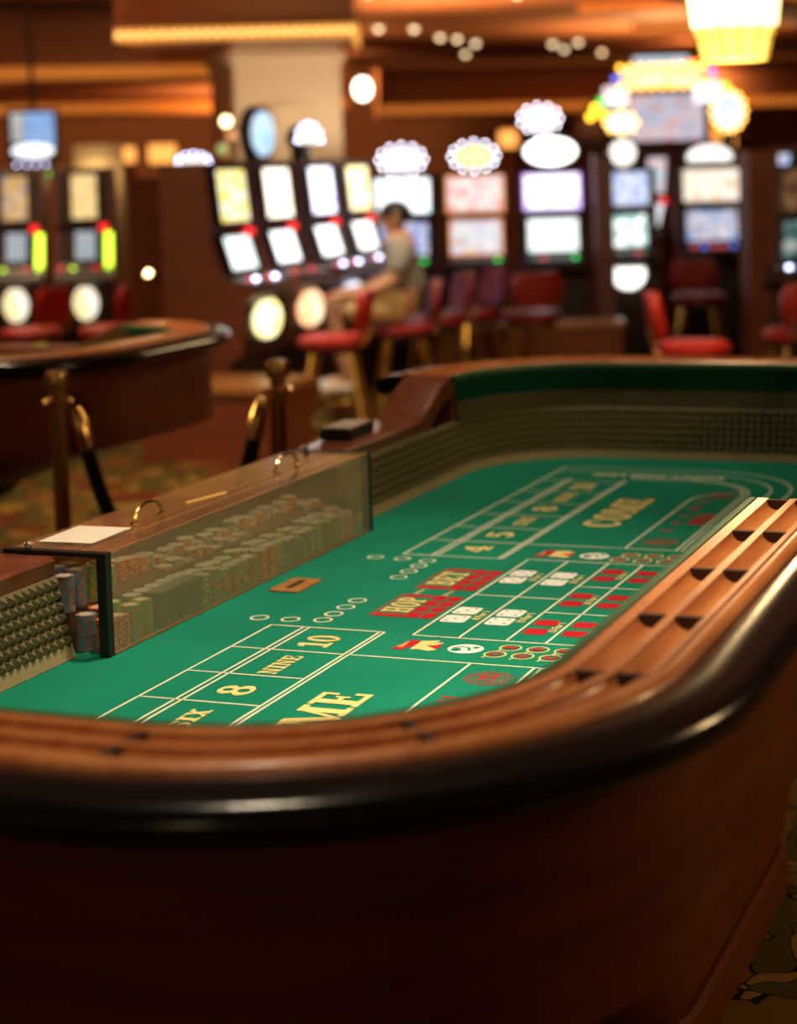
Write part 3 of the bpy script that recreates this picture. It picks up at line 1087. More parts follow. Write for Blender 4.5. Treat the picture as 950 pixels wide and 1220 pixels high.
# white card lying on the cover
cdl = BG(0, 0)
card = MB().box((-1.950, 3.005, bz1 + .0016), (.115, .150, .0012), .04).build('notice_card', 'paper')
tag(card, 'blank white card lying on the clear chip cover lid', 'card')
# thin brass-coloured strip lying on the cover lid
lid_strip = tag(MB().bar((-1.915, 3.33, bz1 + .0035), (-1.890, 3.46, bz1 + .0035), .008, .005).build('pencil', 'chip_yellow', None, bevel=.001), 'thin yellow pencil lying on the clear chip cover lid', 'pencil')

# chip bank: stepped rack under the cover
rack = tag(MB().prism([(-2.02, FELT + .0005), (-1.914, FELT + .0005), (-1.914, .790), (-2.02, .790)], by0 + .03, by1 - .03, 'y').build('chip_rack_step', 'rail_wood_dark'), 'low brown wooden step holding back rows of chips inside cover', 'chip rack')


def chip_mesh(name, base, spot_m, inlay):
    mb = MB()
    R, t, n = .0195, .0033, 24
    vv = []
    for z in (0, t):
        for rr in (R, .0125):
            for k in range(n):
                a = 2 * pi * k / n
                vv.append((rr * cos(a), rr * sin(a), z))
    o = len(mb.v)
    mb.v += vv

    def q(f, mi):
        mb.f.append(list(f))
        mb.mi.append(mi)
    for k in range(n):
        k2 = (k + 1) % n
        mi = 1 if (k % 4) == 0 else 0
        q((k, k2, 2 * n + k2, 2 * n + k), mi)
        q((2 * n + k, 2 * n + k2, 3 * n + k2, 3 * n + k), mi)
        q((n + k, n + k2, k2, k), mi)
    q(range(n, 2 * n), 2)
    q(range(3 * n, 4 * n), 2)
    ob = mb.build(name, [base, spot_m, inlay])
    me = ob.data
    bpy.data.objects.remove(ob)
    return me


def cm(n, c):
    M[n] = pm(n, c, .5)


cm('chip_blue', (.12, .32, .55))
cm('chip_orange', (.85, .15, .04))
cm('chip_red', (.68, .07, .025))
cm('chip_green', (.15, .42, .08))
cm('chip_salmon', (.80, .22, .11))
cm('chip_grey', (.30, .33, .22))
cm('chip_ivory', (.72, .64, .48))
cm('chip_amber', (.75, .42, .08))
cm('chip_pink', (.75, .32, .22))
cm('chip_dull', (.40, .38, .27))
CHIP = {
    'blue': chip_mesh('blue_chip', 'chip_blue', 'chip_orange', 'chip_ivory'),
    'red': chip_mesh('red_chip', 'chip_red', 'chip_yellow', 'chip_ivory'),
    'green': chip_mesh('green_chip', 'chip_green', 'chip_salmon', 'chip_ivory'),
    'grey': chip_mesh('grey_chip', 'chip_grey', 'chip_ivory', 'chip_ivory'),
    'amber': chip_mesh('amber_chip', 'chip_amber', 'chip_red', 'chip_ivory'),
    'pink': chip_mesh('pink_chip', 'chip_pink', 'chip_ivory', 'chip_ivory'),
}
CT = .00335


LOOK = {'blue': 'blue casino chip with orange edge spots', 'red': 'red casino chip with yellow edge spots', 'green': 'green casino chip with salmon edge spots'}


def stack(kind, x, y, n, z0, where):
    for i in range(n):
        o = bpy.data.objects.new('casino_chip', CHIP[kind])
        COL.objects.link(o)
        o.location = (x + random.uniform(-.0006, .0006), y + random.uniform(-.0006, .0006), z0 + i * CT)
        o.rotation_euler = (0, 0, random.uniform(0, 1.05))
        if i == n - 1:
            tag(o, 'topmost %s chip %s' % (kind, where), 'casino chip', 'casino chips in the covered bank')
        else:
            tag(o, '%s %s' % (LOOK[kind], where), 'casino chip', '%s chips %s' % (kind, where))


F0, F1 = FELT + .001, .7912
yb = by0 + .0425
stack('blue', -1.889, yb, 20, F0, 'in the low stack behind the end panel')
stack('red', -1.846, yb + .002, 18, F0, 'in the stack against the black frame post')
stack('red', -1.846, yb + .044, 17, F0, 'in the second front stack from the frame post')
stack('red', -1.889, yb + .043, 21, F0, 'in the stack behind the low blue stack')
stack('blue', -1.934, yb, 20, F1, 'in the right-hand upper stack behind the end panel')
stack('blue', -1.976, yb + .001, 20, F1, 'in the left-hand upper stack by the rail')
stack('blue', -1.934, yb + .042, 21, F1, 'in the upper stack one row further back')
stack('blue', -1.976, yb + .043, 22, F1, 'in the hindmost upper stack, tallest of the blue')
stack('green', -1.846, yb + .087, 20, F0, 'in the front stack beside the red ones')
stack('green', -1.846, yb + .128, 20, F0, 'in the front stack against the grey sleeve')
stack('green', -1.889, yb + .086, 21, F0, 'in the second-row stack behind the front ones')
stack('green', -1.934, yb + .085, 20, F1, 'in the upper stack under the white card')
stack('green', -1.976, yb + .086, 21, F1, 'in the rearmost upper stack under the card')
stack('green', -1.934, yb + .127, 20, F1, 'in the upper stack farthest along, beyond the card')
# grey sleeve of chips with a marker scribble
gb = thing('chip_sleeve', 'grey plastic sleeve with black marker scribble among the green chips', 'chip sleeve', (-1.850, 3.155, F0))
MB().box((0, 0, .0345), (.042, .164, .069)).build('sleeve_body', pm('grey_plastic', (.13, .13, .085), .6), gb, bevel=.003)
sc_ = MB()
for a in ([(.0, -.03, .035), (.0, -.018, .055), (.0, -.006, .045), (.0, -.016, .033), (.0, -.004, .022), (.0, -.022, .014), (0, -.032, .026)], [(.0, .022, .045), (.0, .03, .06), (0, .04, .052)]):
    sc_.tube([(.0236, p[1], p[2]) for p in a], .0022, 6)
sc_.build('marker_scribble', 'seam', gb)
# the other chips further along: too many to tell apart
rest = MB()
rmats = ['chip_green', 'chip_salmon', 'chip_grey', 'chip_ivory', 'chip_amber', 'chip_red', 'chip_pink', 'chip_dull']
kinds = {'green': (0, 1), 'grey': (2, 3), 'amber': (4, 5), 'pink': (6, 3), 'red': (5, 4)}


def far_stack(kind, x, y, n, z0):
    c0, c1 = kinds[kind]
    for i in range(n):
        a0 = random.uniform(0, 1)
        N = 12
        z = z0 + i * CT
        vv = [(x + .0195 * cos(a0 + 2 * pi * k / N), y + .0195 * sin(a0 + 2 * pi * k / N), z + h) for h in (0, CT * .93) for k in range(N)]
        o = len(rest.v)
        rest.v += vv
        for k in range(N):
            k2 = (k + 1) % N
            rest.f.append([o + k, o + k2, o + N + k2, o + N + k])
            rest.mi.append(c1 if k % 3 == 0 else c0)
        rest.f.append([o + N + k for k in range(N)])
        rest.mi.append(7 if i == n - 1 else c0)


yy = 3.262
i = 0
front_seq = ['grey', 'green', 'grey', 'green', 'grey', 'green', 'amber', 'amber', 'grey', 'grey', 'green', 'grey', 'grey', 'grey', 'green', 'green', 'pink', 'pink', 'pink']
while yy < by1 - .05:
    kd = front_seq[min(i, len(front_seq) - 1)]
    far_stack(kd, -1.847, yy, random.randint(17, 20), F0)
    far_stack(random.choice(['grey', 'green', 'grey']) if kd != 'pink' else 'pink', -1.889, yy + .002, random.randint(18, 20), F0)
    if i < 9 or i > 15:
        far_stack(random.choice(['grey', 'green', 'red', 'amber']), -1.934, yy, random.randint(1, 5), F1)
    far_stack(random.choice(['grey', 'amber', 'pink', 'red']), -1.977, yy, random.randint(2, 9), F1)
    yy += .0415
    i += 1
for yy in (3.07, 3.112, 3.154, 3.196, 3.238):
    far_stack('green' if yy < 3.12 else 'grey', -1.8935, yy, 19, F0)
    far_stack('green' if yy < 3.12 else 'red', -1.977, yy, random.randint(8, 18), F1)
ro = rest.build('casino_chips', rmats)
ro['kind'] = 'stuff'
tag(ro, 'rows of muted green, grey and orange chips along the covered bank', 'casino chips')

# black tray with pale top on the low rail beyond the chip cover
tb = thing('score_pad_tray', 'small black tray with a pale top on the wooden low rail', 'tray', (-2.005, 4.335, LR + .0005), .06)
MB().box((0, 0, .014), (.085, .17, .028)).build('tray_body', 'black', tb, bevel=.003)
MB().box((0, 0, .0295), (.075, .155, .003)).build('pale_pad', pm('pale_pad', (.55, .46, .36), .5), tb)

# ------------------------------------------------------------------ the second craps table, turned a quarter turn
t2 = copy_tree(table, None, skip=('number_box_lines', 'line_bet_lines', 'proposition_box_lines', 'bet_ring', 'number_lettering', 'come_lettering', 'hop_bet_panel', 'odds_lettering', 'printed_die', 'any_seven_emblem', 'craps_oval', 'bet_circle', 'field_emblem', 'field_number', 'field_lettering', 'line_lettering', 'drop_slot_plate', 'bank_bed', 'bank_back_board', 'channel_divider'))
tag(t2, 'empty craps table with dark rail behind the brass stanchions', 'table')
t2.location = (-5.33, 5.80, 0)
t2.rotation_euler = (0, 0, -pi / 2)

# ------------------------------------------------------------------ stanchions and ropes
sp = [(-3.205, 4.82), (-2.627, 5.171)]
st0 = thing('rope_stanchion', 'brass stanchion post at the left, in front of the second table', 'stanchion', (sp[0][0], sp[0][1], 0))
MB().lathe([(.165, 0), (.165, .012), (.15, .022), (.06, .034), (.04, .05)], n=32).build('base', 'old_brass', st0, True)
MB().lathe([(.025, .03), (.025, .955)], n=20).build('post', 'old_brass', st0, True)
MB().lathe([(.030, .948), (.036, .952), (.037, .985), (.035, 1.0), (.028, 1.005), (0, 1.006)], n=20).build('cap', 'brass', st0, True)
MB().lathe([(.026, .898), (.042, .902), (.047, .911), (.042, .920), (.026, .924)], n=20).build('collar', 'brass', st0, True)
for a in (30, 120, 210, 300):
    MB().tube([(.036 * cos(radians(a + t)) + .012 * cos(radians(a)), .036 * sin(radians(a + t)) + .012 * sin(radians(a)), .911) for t in (-18, 0, 18)], .004, 6).build('ring_hook', 'brass', st0, True)
st1 = copy_tree(st0)
st1.location = (sp[1][0], sp[1][1], 0)
st1['label'] = 'brass stanchion post beside the far end of the chip cover'
for o in (st0, st1):
    o['group'] = 'rope stanchions'


def rope(p0, p1, sag, label):
    p0, p1 = Vector((p0[0], p0[1], .890)), Vector((p1[0], p1[1], .890))
    t = (p1 - p0).normalized()
    a, b_ = p0 + t * .052, p1 - t * .052
    R = thing('barrier_rope', label, 'rope', ((p0.x + p1.x) / 2, (p0.y + p1.y) / 2, 0), 0, 'barrier ropes')
    off = Vector(R.location)
    n = 60
    path = []
    for i in range(n + 1):
        u = i / n
        w = abs(2 * u - 1)
        path.append(a.lerp(b_, u) - Vector((0, 0, sag * (1 - w ** 2.6))))
    MB().tube(path[3:-3], .025, 10).build('rope_length', 'rope', R, True, off)
    for e in ((path[0], path[1], path[2], path[3]), (path[-1], path[-2], path[-3], path[-4])):
        MB().tube(list(e), [.014, .026, .030, .028], 10).build('rope_end', 'brass', R, True, off)


rope(sp[0], sp[1], .55, 'black velvet rope hanging between the two brass stanchions')


# ------------------------------------------------------------------ slot machines
def ellipse_plate(mb, w, h, y0, y1, z, n=28, top_only=False):
    poly = []
    for k in range(n):
        a = 2 * pi * k / n
        zz = sin(a) * h / 2
        if top_only and zz < -.12 * h:
            zz = -.12 * h
        poly.append((cos(a) * w / 2, z + zz))
    mb.prism(poly, y0, y1, 'y')


bulb_me = None


def bulb(parent, loc, mat, r=.011):
    global bulb_me
    key = 'bulb_mesh_%s_%.3f' % (mat, r)
    me = bpy.data.meshes.get(key)
    if me is None:
        o = MB().ball((0, 0, 0), r, 10).build(key, mat, None, True)
        me = o.data
        me.name = key
        bpy.data.objects.remove(o)
    o = bpy.data.objects.new('bulb', me)
    COL.objects.link(o)
    o.parent = parent
    o.location = loc


def slot_machine(label, loc, rz, style, cols_up, cols_low, belly=None, topper=None, st=(3.0, 3.0, 4.0), leds=('green_led',), w=.52, group='slot machines', glow=(None, None), side='slot_trim'):
    t = thing('slot_machine', label, 'slot machine', loc, rz, group)
    hw = w / 2
    if style == 'video':
        prof_ = [(.28, .02), (.28, 1.54), (-.02, 1.54), (-.06, 1.21), (-.04, 1.185), (-.10, .90), (-.30, .84), (-.32, .79), (-.20, .72), (-.16, .02)]
        up = ((-.028, 1.505), (-.060, 1.245))
        lo = ((-.046, 1.165), (-.098, .920))
    else:
        prof_ = [(.28, .02), (.28, 1.66), (-.02, 1.66), (-.06, 1.26), (-.04, 1.23), (-.12, .98), (-.30, .92), (-.33, .87), (-.26, .82), (-.24, .52), (-.14, .46), (-.14, .02)]
        up = ((-.024, 1.61), (-.056, 1.30))
        lo = ((-.050, 1.205), (-.112, 1.01))
    MB().prism(prof_, -hw + .015, hw - .015, 'x').build('cabinet', 'slot_body', t, bevel=.008)
    for sx in (-1, 1):
        MB().prism([(p[0] - (.006 if p[0] < 0 else 0), p[1]) for p in prof_], sx * hw - (.008 if sx > 0 else -.008) - .007, sx * hw - (.008 if sx > 0 else -.008) + .007, 'x').build('side_trim', side, t)

    def plate(nm, seg, ww, cols, strength, th=.012, frame=True, sc_=7, fm='slot_black'):
        (y1, z1), (y0, z0) = seg
        d = Vector((0, y1 - y0, z1 - z0)).normalized()
        n = Vector((0, -d.z, d.y))
        p = []
        for s_ in (0, 1):
            for x, y, z in ((-ww / 2, y0, z0), (ww / 2, y0, z0), (ww / 2, y1, z1), (-ww / 2, y1, z1)):
                p.append(Vector((x, y, z)) + n * (.002 + s_ * th))
        o = MB().add(p, [(3, 2, 1, 0), (4, 5, 6, 7), (0, 1, 5, 4), (1, 2, 6, 5), (2, 3, 7, 6), (3, 0, 4, 7)]).build(nm, screen(nm, cols, strength, sc_), t)
        if frame:
            fr = MB()
            c0, c1 = Vector((0, y0, z0)) + n * .008, Vector((0, y1, z1)) + n * .008
            R = Matrix((Vector((1, 0, 0)), d, Vector((1, 0, 0)).cross(d))).transposed().to_4x4()
            L = (c1 - c0).length
            mid = (c0 + c1) / 2
            for sx in (-1, 1):
                fr.box(mid + Vector((sx * (ww / 2 + .008), 0, 0)), (.014, L + .02, .022), M4=R)
            fr.box(c0 - d * .006, (ww + .02, .010, .022), M4=R)
            fr.box(c1 + d * .006, (ww + .02, .010, .022), M4=R)
            fr.build('screen_frame', fm or 'slot_black', o)
        return o
    plate('upper_screen', up, w - (.13 if style == 'video' else .24), cols_up, st[0], fm=glow[0])
    plate('lower_screen', lo, w - (.17 if style == 'video' else .27), cols_low, st[1], fm=glow[1])
    # button deck with a row of buttons
    zz = .845 if style == 'video' else .925
    dk = MB().box((0, -.21, zz + .028), (w - .08, .15, .014), M4=Matrix.Rotation(radians(16), 4, 'X')).build('button_deck', 'slot_black', t)
    for k in range(5):
        MB().lathe([(.017, 0), (.017, .010), (.010, .014)], (-.16 + .08 * k, -.235, zz + .028), 12).build('button', leds[k % len(leds)] if k in (1, 4) or len(leds) > 2 else 'chip_ivory', dk)
    if style == 'reel':
        MB().lathe([(.030, 0), (.030, .035), (.016, .045)], (.13, -.085, 1.215), 12).build('candle_light', leds[0] if leds[0] != 'green_led' else 'red_led', t)
    if belly:
        mb = MB()
        ellipse_plate(mb, w - .24, .24, -.268, -.250, .715)
        mb.build('belly_glass', screen('belly_art', belly, st[2], 5), t)
    else:
        MB().box((0, -.186, .40), (w - .12, .03, .50)).build('belly_door', 'slot_black', t, bevel=.006)
    if topper:
        kind, tw, th, zc, bm_, fm = topper
        top = 1.54 if style == 'video' else 1.66
        MB().box((0, .10, (top + zc) / 2), (.10, .10, max(.04, zc - top))).build('topper_post', 'slot_black', t)
        mb = MB()
        ellipse_plate(mb, tw + .02, th + .02, .045, .115, zc, top_only=(kind == 'half'))
        tp = mb.build('topper', 'slot_black', t)
        mb = MB()
        ellipse_plate(mb, tw - .05, th - .05, .030, .046, zc, top_only=(kind == 'half'))
        mb.build('topper_face', fm, tp)
        if bm_:
            nb = 12
            for k in range(nb):
                a = 2 * pi * k / nb
                if kind == 'half' and sin(a) < -.05:
                    continue
                bulb(tp, (cos(a) * (tw / 2 + .012), .030, zc + sin(a) * (th / 2 + .012)), bm_)
    return t


W_, Y_, O_ = (1, .97, .93), (1, .75, .15), (1, .35, .08)
BLU, PUR, CY, RED, LIM, PK = (.25, .45, 1), (.45, .2, .9), (.35, .85, .95), (.9, .08, .05), (.6, .9, .1), (1, .55, .6)
ART = M['art_wheel'] = screen('wheel_art', [(.05, .40, 1), (.85, .95, 1), (.30, .75, 1), (.95, .45, .85)], 1.9, 5)
FL = radians(68)
slot_machine('reel slot machine with yellow belly glass, nearest in the left row', BG(11.15, -1.56), BGR + FL, 'reel', [(1, .80, .05), W_, (1, .75, .05), (1, .9, .4)], [W_, (.8, 1, .95), W_], [(1, .78, .08), (1, .95, .55), (1, .70, .04)], None, (2.4, 3, 3.4), ('red_led', 'bulb_blue', 'chip_amber'), .58, side='panel_brown')
slot_machine('reel slot machine with round blue and white wheel topper', BG(11.9, -1.37), BGR + FL, 'reel', [W_, (1, .9, .6), W_, Y_], [W_, (.9, .95, 1), W_], [(1, .9, .7), O_, (1, .85, .6), (1, .6, .15)], ('round', .34, .34, 1.84, 'chip_orange', 'art_wheel'), (4, 4, 3), ('red_led', 'chip_amber', 'chip_pink'), .58, side='panel_brown')
slot_machine('reel slot machine with half-oval bulb topper, third in the left row', BG(12.65, -1.15), BGR + FL, 'reel', [W_, (.6, .6, 1), W_, PUR], [W_, (.9, 1, 1), W_], [W_, (.8, .8, 1), W_], ('half', .34, .20, 1.80, 'bulb_blue', 'oval_white'), (5, 4, 3), ('red_led', 'bulb_blue', 'chip_amber'), .58, side='panel_brown')
slot_machine('reel slot machine behind the seated person, last in the left row', BG(13.4, -.95), BGR + FL, 'reel', [W_, Y_, W_], [W_, (.9, 1, .9), W_], [W_, PUR, W_], None, (4, 4, 3), ('red_led', 'bulb_blue', 'chip_amber'), .58, side='panel_brown')
slot_machine('video slot machine with white oval bulb topper behind the person', BG(14.2, -.62), BGR, 'video', [W_, (.7, .9, 1), W_, (.9, .95, 1)], [PUR, BLU, W_, PUR], None, ('oval', .33, .20, 1.655, 'bulb_white', 'oval_white'), (3.5, 1.4, 1), ('green_led',), .55)
slot_machine('video slot machine with bulb-ringed yellow oval topper', BG(14.2, -.06), BGR, 'video', [O_, PK, W_, (1, .8, .6)], [(1, .6, .3), W_, (.6, .75, 1), (1, .5, .2)], None, ('oval', .33, .20, 1.665, 'bulb_white', 'oval_yellow'), (1.7, 1.6, 1), ('slot_black', 'slot_black', 'slot_black', 'slot_black', 'green_led'), .55, glow=('orange_edge', 'orange_edge'))
slot_machine('video slot machine with two stacked white toppers, purple-edged screen', BG(14.2, .53), BGR, 'video', [PUR, W_, (1, .95, 1), W_], [W_, (.85, 1, .95), W_], None, ('oval', .45, .26, 1.685, None, 'oval_bright'), (3.2, 2.6, 1), ('slot_black', 'red_led', 'slot_black', 'slot_black', 'green_led'), .55, glow=('purple_edge', None))
tp2 = thing('bulb_topper', 'bulb-ringed round light above the large white oval topper', 'sign', BG(14.35, .46, 1.72), BGR)
mb = MB()
ellipse_plate(mb, .32, .22, .0, .05, .22)
mb.build('topper_plate', 'slot_black', tp2)
mb = MB()
ellipse_plate(mb, .24, .15, -.014, .0, .22)
mb.build('topper_face', 'oval_white', tp2)
MB().box((0, .03, .03), (.05, .04, .12)).build('topper_post', 'slot_black', tp2)
for k in range(11):
    a = 2 * pi * k / 11
    bulb(tp2, (cos(a) * .155, -.012, .22 + sin(a) * .105), 'bulb_white', .011)
# right-hand group
slot_machine('slot machine with domed white topper and blue upper screen', BG(14.6, 1.12), BGR, 'video', [(.35, .5, 1), W_, (.3, .45, 1), (.8, .9, 1)], [W_, (.9, 1, .9), (.05, .25, .25), W_], [W_, (1, 1, .9), W_], ('oval', .25, .25, 1.66, None, 'oval_white'), (1.8, 3, 4), ('red_led', 'chip_orange', 'chip_amber'), .50)
slot_machine('slot machine with pinkish screens beneath the big bulb sign', BG(15.2, 1.88), BGR - .05, 'video', [W_, (1, .8, .6), (1, .9, .8), O_], [PK, W_, BLU, (1, .7, .4)], None, ('half', .42, .26, 1.60, None, 'oval_white'), (2.0, 1.3, 1), ('red_led', 'blue_ball', 'red_led'), .58)
slot_machine('slot machine turned edge-on, its bright screen edge left of the red stool', BG(16.3, 1.58), BGR - 1.0, 'reel', [W_, CY, PK, W_], [W_, (.9, .9, 1), W_], None, None, (1.6, 2, 1), ('red_led', 'bulb_blue', 'chip_amber'), .5)
slot_machine('slot machine edge-on with amber side lights right of the bulb sign', BG(14.2, 2.34), BGR - 1.2, 'reel', [Y_, (1, .7, .2), BLU, W_], [W_, Y_, W_], None, None, (2, 2, 1), ('red_led', 'bulb_blue', 'chip_amber'), .5)
slot_machine('slot machine cut off by the right edge of the picture', BG(12.05, 2.15), BGR - .5, 'video', [(.1, .02, .02), (.3, .1, .05), (.5, .3, .1)], [(.02, .06, .06), (.1, .3, .3), W_], None, None, (.6, .8, 1), ('chip_ivory', 'bulb_blue'), .5)
# far left pair
for (s_, lab, cu) in ((-3.32, 'leftmost slot machine with blue domed top and lime side strip', [(.2, .3, .9), (.8, .5, .2), (.5, .3, .1), (.3, .35, .8)]), (-2.83, 'slot machine with golden domed top beside the brown partition', [(1, .55, .08), (1, .75, .35), (.8, .35, .05)])):
    t = slot_machine(lab, BG(13.1, s_), BGR + .12, 'reel', cu, [(.75, .85, .9), (.6, .7, .8), W_], [(1, .85, .4), (1, .7, .15), W_, Y_], None, (1.7, .9, 2.2), ('red_led', 'lime_glow', 'chip_amber'), .41)
    MB().prism([(-.035, 1.20), (-.155, .94), (-.175, .94), (-.06, 1.20)], .135, .185, 'x').build('side_strip', 'lime_glow', t)

# slot base plinths with oak edge
def plinth(label, d, s, rz, w, dep, h):
    t = thing('slot_plinth', label, 'plinth', BG(d, s), rz)
    MB().box((0, 0, h / 2), (w, dep, h)).build('plinth_body', 'panel_brown', t)
    MB().box((0, 0, h + .025), (w + .05, dep + .05, .05)).build('oak_edge', 'oak', t, bevel=.01)


plinth('brown plinth with oak edge in front of the video slot machines', 13.32, .30, BGR, 1.35, .34, .40)
plinth('brown plinth with oak edge at the foot of the left slot row', 10.35, -1.48, BGR + FL, .52, .8, .38)
for (d, s_, w, lab) in ((14.0, .905, .14, 'purple-brown upright post beside the stacked-topper slot machine'), (13.3, 1.99, .22, 'dark brown upright cabinet near the right edge')):
    pst = thing('cabinet_upright', lab, 'cabinet', BG(d, s_), BGR)
    MB().box((0, 0, .82), (w, .5, 1.64)).build('upright_body', 'slot_trim' if w < .2 else 'panel_brown', pst, bevel=.01)
    MB().box((0, 0, .05), (w + .04, .54, .10)).build('upright_foot', 'slot_body', pst)

# brown partition at the left
pt = thing('brown_partition', 'tall brown wooden partition left of the slot row', 'partition', BG(11.9, -2.02), BGR + .18)
MB().box((-.14, 0, .79), (.27, .10, 1.58)).build('panel', 'panel_brown', pt, bevel=.006)
MB().box((.15, 0, .82), (.29, .10, 1.64)).build('panel', 'panel_brown', pt, bevel=.006)
MB().box((0, 0, .05), (.62, .14, .10)).build('foot_rail', 'slot_body', pt)
gr = MB().tube([(-.16, -.30, .98), (-.13, -.22, .97), (-.03, -.16, .90), (.03, -.12, .80), (.05, -.06, .76)], .020, 8)
gr.build('grab_rail', 'chrome', pt, True)


# ------------------------------------------------------------------ stools
def make_stool(label, loc, rz, mat, back=True):
    """sitter faces local -y"""
    t = thing('casino_stool', label, 'stool', loc, rz, 'casino stools')
    t.scale = (1, 1, .90)
    s = MB()
    s.lathe([(0, .58), (.16, .58), (.205, .595), (.215, .625), (.205, .655), (.17, .672), (0, .676)], n=24)
    s.build('seat', mat, t, True)
    MB().lathe([(.17, .555), (.17, .582)], n=20).build('seat_pan', 'slot_black', t)
    if back:
        # curved upright back pad
        b_ = MB()
        n = 9
        vv = []
        for j, (z, w, yy_) in enumerate(((.70, .28, .185), (.80, .35, .200), (.91, .34, .215), (.97, .25, .222))):
            for i in range(n):
                u = -1 + 2 * i / (n - 1)
                vv.append((u * w / 2, yy_ - .045 * u * u, z))
        m_ = len(vv)
        vv += [(x, y + .045, z) for x, y, z in vv]
        ff = []
        for j in range(3):
            for i in range(n - 1):
                q = (j * n + i, j * n + i + 1, (j + 1) * n + i + 1, (j + 1) * n + i)
                ff += [q, tuple(m_ + k for k in q[::-1])]
            ff += [(j * n, (j + 1) * n, m_ + (j + 1) * n, m_ + j * n), (j * n + n - 1, m_ + j * n + n - 1, m_ + (j + 1) * n + n - 1, (j + 1) * n + n - 1)]
        for i in range(n - 1):
            ff += [(i, m_ + i, m_ + i + 1, i + 1), (3 * n + i, 3 * n + i + 1, m_ + 3 * n + i + 1, m_ + 3 * n + i)]
        b_.add(vv, ff)
        b_.build('backrest', mat, t, True)
        for sx in (-1, 1):
            MB().tube([(sx * .10, .10, .585), (sx * .11, .20, .62), (sx * .11, .235, .76)], .011, 8).build('back_bracket', 'gold_leg', t, True)
    for sx in (-1, 1):
        for sy in (-1, 1):
            MB().tube([(sx * .11, sy * .11, .56), (sx * .20, sy * .20, .0)], [.020, .015], 8).build('leg', 'gold_leg', t, True)
    MB().tube([(.185 * cos(2 * pi * k / 24), .185 * sin(2 * pi * k / 24), .24) for k in range(24)], .010, 8, True).build('foot_ring', 'gold_leg', t, True)
    return t


make_stool('red stool nearest the left slot row, right in front of the person', BG(11.05, -.93), BGR - radians(93), 'red_vinyl')
pstool = make_stool('maroon stool the person in grey is sitting on', BG(11.75, -.53), BGR - radians(80), 'maroon_vinyl')
make_stool('maroon stool just behind the seated person', BG(12.35, -.33), BGR - radians(70), 'maroon_vinyl')
make_stool('maroon stool facing away, between person and plinth', BG(12.75, -.10), BGR - radians(60), 'maroon_vinyl')
make_stool('maroon stool in front of the video slot machine with two toppers', BG(12.45, .31), BGR + pi + radians(10), 'maroon_vinyl')
make_stool('bright red stool seen from the side beyond the far rail', BG(10.0, 1.12), BGR + radians(82), 'red_vinyl')
make_stool('maroon stool beneath the big bulb sign', BG(13.6, 1.58), BGR + pi - .3, 'maroon_vinyl')
make_stool('dark maroon stool at the right edge beyond the far rail', BG(10.6, 1.80), BGR + pi + .2, 'maroon_vinyl')
make_stool('red stool back at far left, under the leftmost slot machine', BG(12.2, -3.03), BGR + pi + 1.15, 'red_vinyl')
make_stool('red stool back at left, under the golden-domed slot machine', BG(12.2, -2.50), BGR + pi + 1.15, 'red_vinyl')


# ------------------------------------------------------------------ seated person
def skin_mesh(name, verts, edges, radii, mat, parent, root=0, sub=2):
    me = bpy.data.meshes.new(name)
    me.from_pydata(verts, edges, [])
    o = bpy.data.objects.new(name, me)
    COL.objects.link(o)
    o.parent = parent
    sk = o.modifiers.new('skin', 'SKIN')
    sk.use_smooth_shade = True
    for i, r_ in enumerate(radii):
        rr = r_ if isinstance(r_, tuple) else (r_, r_)
        me.skin_vertices[0].data[i].radius = rr
    me.skin_vertices[0].data[root].use_root = True
    ss = o.modifiers.new('subdivision', 'SUBSURF')
    ss.levels = ss.render_levels = sub
    me.materials.append(M[mat])
    return o


per = thing('person', 'person in grey shirt and cream shorts seated at the slot machines', 'person', BG(11.75, -.53, -.035), BGR - radians(84))
per.scale = (1.03, 1.03, 1.03)
# local: faces -y, x is to the side, z up
V = [(0, .02, .74), (0, .03, .88), (0, .01, 1.02), (0, -.01, 1.12), (0, -.03, 1.185), (0, -.045, 1.235), (0, -.050, 1.29), (0, -.045, 1.335)]
Ed = [(i, i + 1) for i in range(7)]
Ra = [(.155, .12), (.145, .11), (.16, .11), (.14, .09), (.055, .055), (.068, .078), (.080, .095), (.060, .070)]
for sx in (-1, 1):
    b0 = len(V)
    V += [(sx * .185, -.01, 1.095), (sx * .225, -.06, .90), (sx * .20, -.24, .82), (sx * .185, -.33, .815), (sx * .18, -.40, .81)]
    Ra += [.060, .046, .036, .030, .024]
    Ed += [(3, b0), (b0, b0 + 1), (b0 + 1, b0 + 2), (b0 + 2, b0 + 3), (b0 + 3, b0 + 4)]
    # finger tips and thumb
    hb = len(V)
    for k, (fx, fl) in enumerate(((-.026, .055), (-.009, .066), (.009, .062), (.025, .048))):
        V += [(sx * .18 + fx, -.43, .808), (sx * .18 + fx, -.43 - fl * .6, .796), (sx * .18 + fx, -.43 - fl, .778)]
        Ra += [.010, .009, .008]
        q = hb + 3 * k
        Ed += [(b0 + 4, q), (q, q + 1), (q + 1, q + 2)]
    q = len(V)
    V += [(sx * .18 - sx * .034, -.385, .805), (sx * .18 - sx * .046, -.42, .800)]
    Ra += [.011, .009]
    Ed += [(b0 + 3, q), (q, q + 1)]
    b0 = len(V)
    V += [(sx * .10, -.02, .735), (sx * .13, -.24, .735), (sx * .13, -.43, .725), (sx * .13, -.42, .52), (sx * .13, -.36, .30), (sx * .13, -.38, .265), (sx * .13, -.50, .25)]
    Ra += [.095, .082, .062, .054, .040, .042, .030]
    Ed += [(0, b0)] + [(b0 + i, b0 + i + 1) for i in range(6)]
skin_mesh('body', V, Ed, Ra, 'skin', per)
